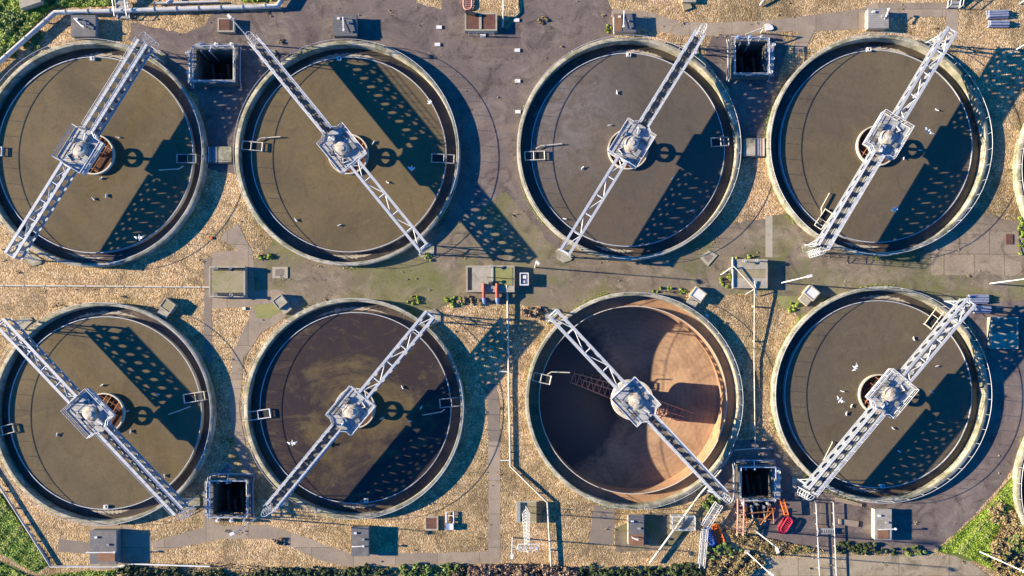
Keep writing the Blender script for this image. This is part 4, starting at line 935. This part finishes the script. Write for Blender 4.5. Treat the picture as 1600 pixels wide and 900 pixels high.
# orange framework below pit 4
t = thing('steel_framework', 1180, 800, 'faded orange pipe framework below the railed pit', 'framework')
m = MB()
for x in (1148.5, 1158): m.tube([(x-1, 776, 16), (x, 800, 14), (x-.5, 834, 12)], 1.1, 6)
for k in range(8): y = 780+k*7; m.bar((1148, y, 15-.3*k), (1158, y, 15-.3*k), .8)
for x in (1148.5, 1158): m.bar((x, 834, 0), (x, 834, 12), .9); m.bar((x, 800, 0), (x, 800, 14), .9)
m.bar((1148, 808, 13), (1158, 826, 12), .7); m.build('ladder_frame', 'pinkor', t)
m = MB(); m.tube([(1208, 792, 9), (1190, 812, 8), (1186, 818, 8)], .9, 6); m.tube([(1160, 812, 6), (1176, 808, 7), (1204, 810, 7)], .8, 6); m.bar((1204, 793, 10), (1206, 816, 9), .9); m.bar((1204, 793, 10), (1204, 793, 0), .9); m.bar((1186, 818, 8), (1186, 818, 0), .8); m.tube([(1162, 790, 4), (1166, 822, 6), (1180, 824, 5)], .8, 6); m.tube([(1200, 786, 5), (1196, 806, 6), (1170, 822, 4)], .7, 6); m.bar((1156, 800, 12), (1206, 796, 12), .8); m.build('cross_pipes', 'rust', t)
m = MB()
for x in (1214, 1220): m.bar((x, 778, 13), (x+8, 802, 11), 1.1)
for k in range(6): m.bar((1214+k*1.5, 780+k*4.3, 13-.3*k), (1220+k*1.5, 780+k*4.3, 13-.3*k), .9)
m.bar((1222, 802, 0), (1222, 802, 11), .9); m.bar((1214, 778, 0), (1214, 778, 13), .9); m.build('side_ladder', 'orange', t)
t = thing('valve_bank', 1178, 795, 'row of pale valves and black pipework under the orange framework', 'valves')
MB().box(1158, 786, 1206, 810, 0, 1.2).build('tray', 'black', t)
for k in range(5):
    x = 1164+k*9; m = MB(); m.tube([(x, 788, 3), (x+1, 800, 4), (x+3, 808, 3)], 1.4, 6); m.cyl(x, 791, 2.8, 1.3, 6, 10); m.build('valve', 'greysteel' if k % 2 else 'rust_dark', t, smooth=True)
tag(MB().tube([(1192, 824, .4)]+[(1192+4*cos(q)-4, 824+3*sin(q), .6) for q in np.linspace(0, 9, 20)], .5, 5).build('hose', 'black', org=(1190, 824, 0)), 'dark coiled hose on the ground below the orange framework', 'hose')
tag(MB().tube([(1134+5*cos(q), 781+4*sin(q), .6+.05*q) for q in np.linspace(0, 12, 30)], .45, 5).build('hose', 'thinpipe', org=(1134, 781, 0)), 'small pale hose coil at the drained tank bridge end', 'hose')
# gangway with two flights
t = thing('access_gangway', 1104, 825, 'pale steel gangway in two flights over the weeds', 'gangway')
def flight(p, q, w, z0, z1, nm):
    m = MB(); d = Vector((q[0]-p[0], q[1]-p[1])); L = d.length; d /= L; n = Vector((-d.y, d.x)); k = max(3, int(L/3))
    for j in range(k):
        f = (j+.5)/k; c = (p[0]+(q[0]-p[0])*f, p[1]+(q[1]-p[1])*f); m.obox(c[0], c[1], 2.2, w, math.atan2(d.y, d.x), z0+(z1-z0)*f-.3, z0+(z1-z0)*f+.2)
    fl = m.build(nm, 'greysteel', t); 
    for s in (-1, 1):
        m = MB(); a = (p[0]+n.x*s*w/2, p[1]+n.y*s*w/2); b = (q[0]+n.x*s*w/2, q[1]+n.y*s*w/2)
        m.tube([(*a, z0), (*b, z1)], .7, 5); m.tube([(*a, z0+9), (*b, z1+9)], .5, 5)
        for j in range(5): f = j/4; m.bar((a[0]+(b[0]-a[0])*f, a[1]+(b[1]-a[1])*f, z0+(z1-z0)*f), (a[0]+(b[0]-a[0])*f, a[1]+(b[1]-a[1])*f, z0+(z1-z0)*f+9), .4)
        m.build('handrail', 'rail', fl)
flight((1119, 784), (1097, 819), 11, 12, 12, 'flight'); flight((1097, 823), (1094, 884), 8, 12, 3, 'flight')
m = MB()
for x, y in ((1114, 792), (1100, 815), (1092, 845), (1098, 845)): m.bar((x, y, 0), (x, y, 11), .7)
m.build('post', 'steel', t)
# railed walkway at lower right
t = thing('railed_walkway', 1287, 830, 'narrow walkway with two long handrails crossing the lower asphalt', 'walkway')
for x0, x1 in ((1272, 1278), (1299, 1304)):
    m = MB(); m.tube([(x0, 784, 7), (x1, 905, 7)], .7, 6)
    for k in range(8): f = k/7; m.bar((x0+(x1-x0)*f, 784+120*f, 0), (x0+(x1-x0)*f, 784+120*f, 7), .5)
    m.build('handrail', 'rail', t)
m = MB(); m.box(1276, 824, 1301, 826, 3, 6); m.box(1276, 831, 1301, 833, 3, 6)
for k in range(7): m.box(1277+k*3.4, 826.1, 1278.6+k*3.4, 830.9, 4, 5.4)
m.build('cross_gate', 'greysteel', t)
m = MB()
for k in range(9): m.box(1281+k*1.9, 786, 1282.1+k*1.9, 822, .62, .9)
m.build('decking', 'wet_path', t)
def steps(x0, y0, x1, y1, label, n=6, dirn=1):
    t = thing('steps', (x0+x1)/2, (y0+y1)/2, label, 'steps')
    for k in range(n):
        a = y0+(y1-y0)*k/n; b = y0+(y1-y0)*(k+1)/n-.3; h = 2+k*2 if dirn > 0 else 2+(n-1-k)*2; MB().box(x0, a, x1, b, h-1, h).build('tread', 'greysteel', t)
    for x in (x0, x1):
        m = MB(); h0, h1 = (2, 2*n) if dirn > 0 else (2*n, 2); m.tube([(x, y0, h0+9), (x, y1, h1+9)], .6, 5); m.tube([(x, y0, h0), (x, y1, h1)], .8, 4)
        for q in range(3): f = q/2; m.bar((x, y0+(y1-y0)*f, 0), (x, y0+(y1-y0)*f, h0+(h1-h0)*f+9), .5)
        m.build('handrail', 'rail', t)
steps(185, -22, 204, 30, 'steel steps bridging the large white pipe', 8, -1)
steps(1479, -16, 1498, 13, 'steel steps at the end of the narrow concrete path', 6, -1)
tag(MB().prism([(32, -30), (64, -34), (72, 16-8), (40, 19)], 0, 12).build('concrete_block', 'concrete', org=(52, -5, 0)), 'large tan concrete block in the grass bank', 'block')
tag(MB().prism([(1065, -8), (1086, -8), (1086, 6), (1065, 6)], 0, 6).build('stone_slab', 'grey_slab', org=(1076, 0, 0)), 'square grey slab at the top of the gravel', 'slab')
tag(MB().prism([(1065, 6.5), (1078, 6.5), (1081, 13), (1068, 18)], 0, 2.5).build('stone_slab', 'mossy', org=(1072, 12, 0)), 'tilted mossy slab leaning next to the square grey slab', 'slab')
tag(MB().tube([(1186, 10, 3), (1197, -6, 8)], 1.2, 6).build('marker_post', 'white', org=(1186, 10, 0)), 'slanting white post on the gravel above the pale path', 'post')
for x, y, l in ((382, 482, 'small white stone beside the path bend'), (1104, 493, 'white stone in the shade by the drained tank'), (330, 372, 'orange marker stone beside the first path')):
    tag(MB().prism([(x-2.4, y-2), (x+1.8, y-2.4), (x+2.6, y+1.6), (x-1.4, y+2.2)], 0, 2).build('stone', 'white' if x != 330 else 'orange', org=(x, y, 0)), l, 'stone')
t = thing('low_plinth', 1312, 842, 'long pale low plinth on the lower asphalt near the pale kiosk', 'plinth')
t.location = W((1326, 818, 0)); ORG[t.name] = (1326, 818, 0)
MB().prism([(1310, 810), (1341, 814), (1340, 823), (1310, 819)], .1, 2).build('slab', 'path', t); MB().prism([(1341.3, 814), (1345, 815), (1344, 823), (1340.3, 823)], .1, 1.4).build('dark_end', 'black', t)
t = thing('low_plinth', 1326, 786, 'curved pale plinth against the wall of the gull tank', 'plinth')
MB().prism([(1304, 776), (1318, 779), (1346, 787), (1346, 791), (1306, 784)], .1, 2).build('slab', 'path', t); MB().box(1346.4, 786, 1350, 792, .1, 1.4).build('dark_end', 'black', t)

# ------------------------------------------------------------------ gulls
def gull_float(x, y, a, label, group):
    t = MB(); v = []; f = []; rows = 8; nn = 8; ca, sa = cos(a), sin(a)
    prof = [(-4.4, .15, 1.7), (-3.2, .6, 1.5), (-1.6, 1.25, 1.3), (.2, 1.5, 1.25), (1.8, 1.2, 1.4), (2.7, .75, 2.1), (3.5, .8, 2.5), (4.2, .45, 2.4), (5.0, .12, 2.2)]
    for s, r, z in prof:
        for j in range(nn): q = 2*pi*j/nn; o = r*cos(q); v.append((x+ca*s-sa*o, y+sa*s+ca*o, ZW+z+r*.8*sin(q)))
    for q in range(len(prof)-1):
        for j in range(nn): f.append((q*nn+j, q*nn+(j+1) % nn, (q+1)*nn+(j+1) % nn, (q+1)*nn+j))
    f += [tuple(range(nn)), tuple(range((len(prof)-1)*nn, len(prof)*nn))]
    o = t.add([(x+(p[0]-x)*.78, y+(p[1]-y)*.78, p[2]) for p in v], f).build('gull', 'gull', org=(x, y, ZW), smooth=True); tag(o, label, 'gull', group)
    m = MB(); 
    for sgn in (-1, 1): m.add([(x+(ca*s-sa*o_*sgn)*.78, y+(sa*s+ca*o_*sgn)*.78, ZW+z) for s, o_, z in ((1.4, .4, 2.5), (1.2, 1.35, 1.9), (-3.9, .5, 2.1), (-3.4, .1, 2.5))], [(0, 1, 2, 3)])
    m.build('folded_wings', 'gullgrey', o, org=(x, y, ZW), sheet=True); return o
def gull_fly(x, y, z, a, sp, label, group=None):
    gx, gy = G(x, y, z); o = gull_float(0, 0, 0, label, group) if False else None
    ca, sa = cos(a), sin(a); m = MB(); v = []; f = []; nn = 8
    prof = [(-5, .2), (-3.5, .5), (-1.5, 1.1), (.5, 1.3), (2.5, .9), (3.8, .75), (4.6, .4), (5.2, .1)]
    def Q(s, o_, zz): return (gx+ca*s-sa*o_, gy+sa*s+ca*o_, z+zz)
    for s, r in prof:
        for j in range(nn): q = 2*pi*j/nn; v.append(Q(s, r*cos(q), r*sin(q)))
    for q in range(len(prof)-1):
        for j in range(nn): f.append((q*nn+j, q*nn+(j+1) % nn, (q+1)*nn+(j+1) % nn, (q+1)*nn+j))
    o = m.add(v, f).build('gull', 'gull', org=(gx, gy, z), smooth=True); tag(o, label, 'gull', group)
    for sg in (-1, 1):
        w = MB(); w.add([Q(2, .8*sg, .5), Q(-1.4, .8*sg, .4), Q(-1, sp*.5*sg, 1.6), Q(2.6, sp*.5*sg, 1.8), Q(-2.4, sp*sg, .9), Q(-1.4, sp*sg, .9)]+[Q(2, .8*sg, .2), Q(-1.4, .8*sg, .2), Q(-1, sp*.5*sg, 1.35), Q(2.6, sp*.5*sg, 1.5), Q(-2.4, sp*sg, .75), Q(-1.4, sp*sg, .75)],
              [(0, 1, 2, 3), (3, 2, 4, 5), (6, 9, 8, 7), (9, 11, 10, 8), (0, 3, 9, 6), (3, 5, 11, 9), (5, 4, 10, 11), (4, 2, 8, 10), (2, 1, 7, 8)]); w.build('wing', 'gullgrey' if sg < 0 else 'gull', o, org=(gx, gy, z))
    return o
FL = {0: ([(186, 215), (167, 306), (147, 311), (159, 279)], 'the brown tank beside the large white pipe'),
      1: ([(463, 344), (531, 352), (606, 285), (584, 223)], 'the brown tank by the asphalt yard'),
      2: ([(964, 145), (910, 263), (1050, 279), (1081, 329), (953, 196), (882, 342)], 'the foamy scum tank'),
      3: ([(1463, 172), (1437, 235), (1398, 326), (1412, 247)], 'the bright bridge tank near the slate tubes'),
      4: ([(160, 602), (200, 642), (90, 679), (258, 743), (248, 616), (205, 674)], 'the tank above the grass triangle'),
      5: ([(629, 605), (641, 658), (598, 653), (658, 637)], 'the dark blotchy sludge tank'),
      7: ([(1427, 529), (1464, 572), (1455, 612), (1315, 611), (1330, 634), (1322, 646), (1395, 669), (1404, 705)], 'the gull tank by the grass slope')}
for i, (pts, w) in FL.items():
    for x, y in pts: gull_float(*G(x, y, ZW), random.uniform(0, 6.3), 'white gull floating on '+w, 'gulls floating on '+w)
for x, y, z, a, sp, l in ((218, 371, 14, 1.5, 8, 'gull gliding over the brown tank beside the large white pipe'), (672, 160, 8, .6, 4, 'gull with spread wings over the weir of the asphalt yard tank'),
        (1451, 205, 30, 2.3, 9, 'gull flying beside the platform of the bright bridge near slate tubes'), (1336, 574, 26, .5, 7, 'gull flying alone over the gull tank, above the hub'),
        (1313, 625, 26, 2.2, 7.5, 'gull flying low among the floating gulls of the gull tank'), (457, 692, 20, 1.5, 8, 'large white gull gliding over the dark blotchy tank'), (643, 263, 16, 1.7, 6, 'gull flying over the bridge shadow of the asphalt yard tank'), (1398, 327, 22, 1.2, 6, 'gull gliding over the shade of the bright bridge by slate tubes')):
    gull_fly(x, y, z, a, sp, l)

# ------------------------------------------------------------------ shrubs and weeds
SH = [(20, 40, 26, 24, 6, 'leaf', 'leafy bush in the grass bank left of the tan block'), (48, 62, 22, 16, 5.6, 'leaf', 'leafy bush in the grass bank close above the slanting white pipe'), (88, 3, 16, 8, 6, 'leaf_dark', 'dark bush in the nook between tan block and white pipe'),
      (8, 84, 16, 12, 8, 'leaf', 'low bush where the large white pipe leaves the picture'), (215, 893, 28, 12, 12, 'leaf_dark', 'dark grey green bush just beyond the kiosk pipe'), (265, 896, 26, 10, 12, 'leaf_dark', 'dark bush in the bottom hedge beside the dry weeds'),
      (330, 900, 26, 10, 10, 'leaf_dark', 'dark bush under the bent footpath start'), (430, 895, 34, 10, 10, 'leaf_dark', 'bottom hedge bush below the footpath bend'), (505, 895, 34, 10, 10, 'leaf_dark', 'bottom hedge bush left of the black roofed kiosk'),
      (580, 893, 34, 10, 11, 'leaf_dark', 'bottom hedge bush below the black roofed kiosk'), (650, 891, 34, 10, 11, 'leaf', 'bottom hedge bush below the rust lid chamber'), (705, 890, 22, 10, 10, 'leaf', 'bottom hedge bush where the green gives way to dead brush'),
      (760, 896, 34, 12, 16, 'brush', 'leafless pinkish brown bush below the footpath corner'), (830, 896, 36, 14, 18, 'brush', 'leafless pinkish bush below the lattice mast'), (885, 900, 26, 12, 16, 'brush', 'leafless bush at the end of the long cream pipe'),
      (930, 892, 36, 10, 11, 'leaf_dark', 'dark bush beside the leafless ones'), (1000, 894, 36, 10, 11, 'leaf_dark', 'dark bush under the foot of the slanting pipe'), (1065, 892, 32, 12, 12, 'leaf_dark', 'dark bush below the railed pale chamber'),
      (1112, 786, 14, 12, 9, 'leaf', 'bright bush under the drained tank bridge end'), (1112, 862, 14, 10, 8, 'leaf', 'green bush below the blue barrier panel'), (1135, 858, 14, 10, 8, 'leaf', 'green bush below the orange barrier panel'), (1152, 866, 12, 8, 7, 'leaf', 'bush at the foot of the boxed lamp post'),
      (1252, 858, 16, 6, 6, 'leaf', 'low bush at the foot of the two long handrails'), (1325, 856, 20, 9, 9, 'leaf_dark', 'dark green bush by the road edge nearest the handrails'), (1355, 857, 20, 9, 9, 'leaf_dark', 'dark green bush by the road just before the pale kiosk'),
      (1385, 860, 16, 6, 7, 'leaf_dark', 'small bush right under the pale kiosk'), (1425, 860, 20, 7, 7, 'leaf', 'green bush under the shade of the pale kiosk'), (1550, 868, 16, 8, 8, 'leaf_dark', 'bush at the foot of the slope behind a lamp post'),
      (1585, 850, 18, 14, 9, 'leaf', 'green bush on the dry slope'), (1560, 800, 16, 16, 8, 'straw', 'straw coloured bush on the bright grass slope'),
      (415, 399, 10, 7, 5, 'grass', 'tuft of green weeds beside the brown tank and mossy chamber'), (1165, 404, 22, 5, 5, 'grass', 'green weeds growing along the three slab chamber'), (1133, 437, 8, 12, 5, 'grass', 'green weeds between the tilted box and the white frame'),
      (648, 469, 14, 6, 4, 'grass', 'patch of weeds at the rim of the blotchy sludge tank'), (735, 470, 22, 7, 5, 'straw', 'dry weeds under the red pipes'), (710, 470, 14, 8, 5, 'grass', 'green weeds to the side of the red pipe chamber'), (1045, 455, 26, 5, 4, 'grass', 'strip of green weeds on the drained tank rim'),
      (835, 488, 18, 10, 7, 'brush', 'brown withered weeds by the drained tank bridge foot'), (440, 66, 6, 4, 3, 'straw', 'tiny weed clump on the yard by the tank rim'), (847, 32, 8, 5, 4, 'straw', 'weed clump on the open yard'), (950, 46, 5, 6, 4, 'grass', 'weeds beside the half brown kiosk'),
      (437, 846, 8, 6, 5, 'brush', 'withered tuft on the outside of the bent footpath'), (1592, 372, 5, 30, 3, 'grass', 'weeds at the foot of the rust stained rim'), (668, 402, 10, 8, 3, 'grass', 'green weeds in the shade of the yard tank bridge foot'), (1238, 478, 12, 8, 4, 'grass', 'weeds beside the half shaded box'),
      (362, 690, 4, 5, 4, 'leaf', 'small weed between the two lower tanks')]
for x, y, rx, ry, h, mt, l in SH:
    shrub(x, y, rx, ry, h, mt, l, n=int((200+rx*ry*(8 if ry > 6 else 6))*(.6 if y > 885 else 1)), size=1.75 if rx*ry > 120 else 1.4, name='shrub' if h > 5.5 else 'weed_clump', cat='bush' if h > 5.5 else 'weeds')

pts = []; tn = []
for cx, cy, R in TANKS:
    for k in range(1500):
        a = random.uniform(0, 2*pi); q = sin(3*a+cx)+sin(7*a+cy)+.7*sin(13*a+cx*.3)+.5*sin(29*a)
        if q > .75: pts.append((cx+(R+abs(random.gauss(0, 2.4))+.3)*cos(a), cy+(R+abs(random.gauss(0, 2.4))+.3)*sin(a), random.uniform(.5, 1.8)))
P_ = np.array(pts); tag(scatter('moss', 'grass', P_, rnd_dir(len(P_), .9), rng.uniform(.7, 1.5, len(P_)), tint=rng.random(len(P_))*.7), 'thin moss and weeds along the foot of the tank walls', 'moss', kind='stuff')
pts = []
for k in range(170):
    x, y = random.uniform(0, 1600), random.uniform(0, 890); n_ = random.randint(4, 22); sp_ = random.uniform(1, 4.5)
    if any(math.dist((x, y), (cx, cy)) < R+4 for cx, cy, R in TANKS): continue
    for j in range(n_):
        p = (x+random.gauss(0, sp_), y+random.gauss(0, sp_*.8))
        if not any(inside(p, h) for h in HOLES): pts.append((*p, random.uniform(.6, 1.8)))
P_ = np.array(pts); tag(scatter('weeds', 'straw', P_, rnd_dir(len(P_), .6), rng.uniform(.7, 1.7, len(P_)), tint=rng.random(len(P_))), 'tiny dry weeds scattered over the gravel and paving', 'weeds', kind='stuff')
m = MB()
for k in range(420):
    x, y = random.uniform(0, 1600), random.uniform(0, 890); q = random.uniform(.5, 1.3)
    if any(math.dist((x, y), (cx, cy)) < R+2 for cx, cy, R in TANKS) or any(inside((x, y), h) for h in HOLES): continue
    m.obox(x, y, q*1.5, q, random.uniform(0, 3), .2, .6+q*.7)
tag(m.build('rubble', 'grey_slab'), 'small loose stones scattered over the yard', 'rubble', kind='stuff')

# ------------------------------------------------------------------ light, camera
el = math.atan(1/COT); az = math.radians(4.5)
sd = bpy.data.lights.new('sun', 'SUN'); so = bpy.data.objects.new('sun', sd); COL.objects.link(so)
sd.energy = 5.0; sd.angle = math.radians(.53); sd.color = (1, .84, .61)
dirv = Vector((cos(el)*cos(az), -cos(el)*sin(az), -sin(el)))       # travel of the light
so.rotation_euler = dirv.to_track_quat('-Z', 'Y').to_euler(); so.location = (-60, 0, 60)
w = bpy.data.worlds.new('World'); SC.world = w; w.use_nodes = True; nt = w.node_tree
bg = nt.nodes['Background']; sky = nt.nodes.new('ShaderNodeTexSky'); sky.sky_type = 'NISHITA'; sky.sun_disc = False
sky.sun_elevation = el; sky.sun_rotation = math.atan2(-dirv.x, -dirv.y)
sky.air_density = 1.0; sky.dust_density = 0.0; sky.ozone_density = 10.0; sky.altitude = 200
hs = nt.nodes.new('ShaderNodeHueSaturation'); hs.inputs['Saturation'].default_value = 1.2; nt.links.new(sky.outputs[0], hs.inputs['Color']); nt.links.new(hs.outputs[0], bg.inputs[0]); bg.inputs[1].default_value = .085
cd = bpy.data.cameras.new('camera'); co = bpy.data.objects.new('camera', cd); COL.objects.link(co)
co.location = (0, 0, H*U); co.rotation_euler = (0, 0, 0); cd.sensor_width = 36; cd.lens = 36*H/1600
cd.shift_x = -15/1600; cd.shift_y = 90/1600; cd.clip_end = 3000; cd.clip_start = .5
SC.camera = co
SC.view_settings.view_transform = 'Standard'; SC.view_settings.look = 'None'; SC.view_settings.exposure = 1.58; SC.view_settings.gamma = 1
SC.cycles.max_bounces = 6
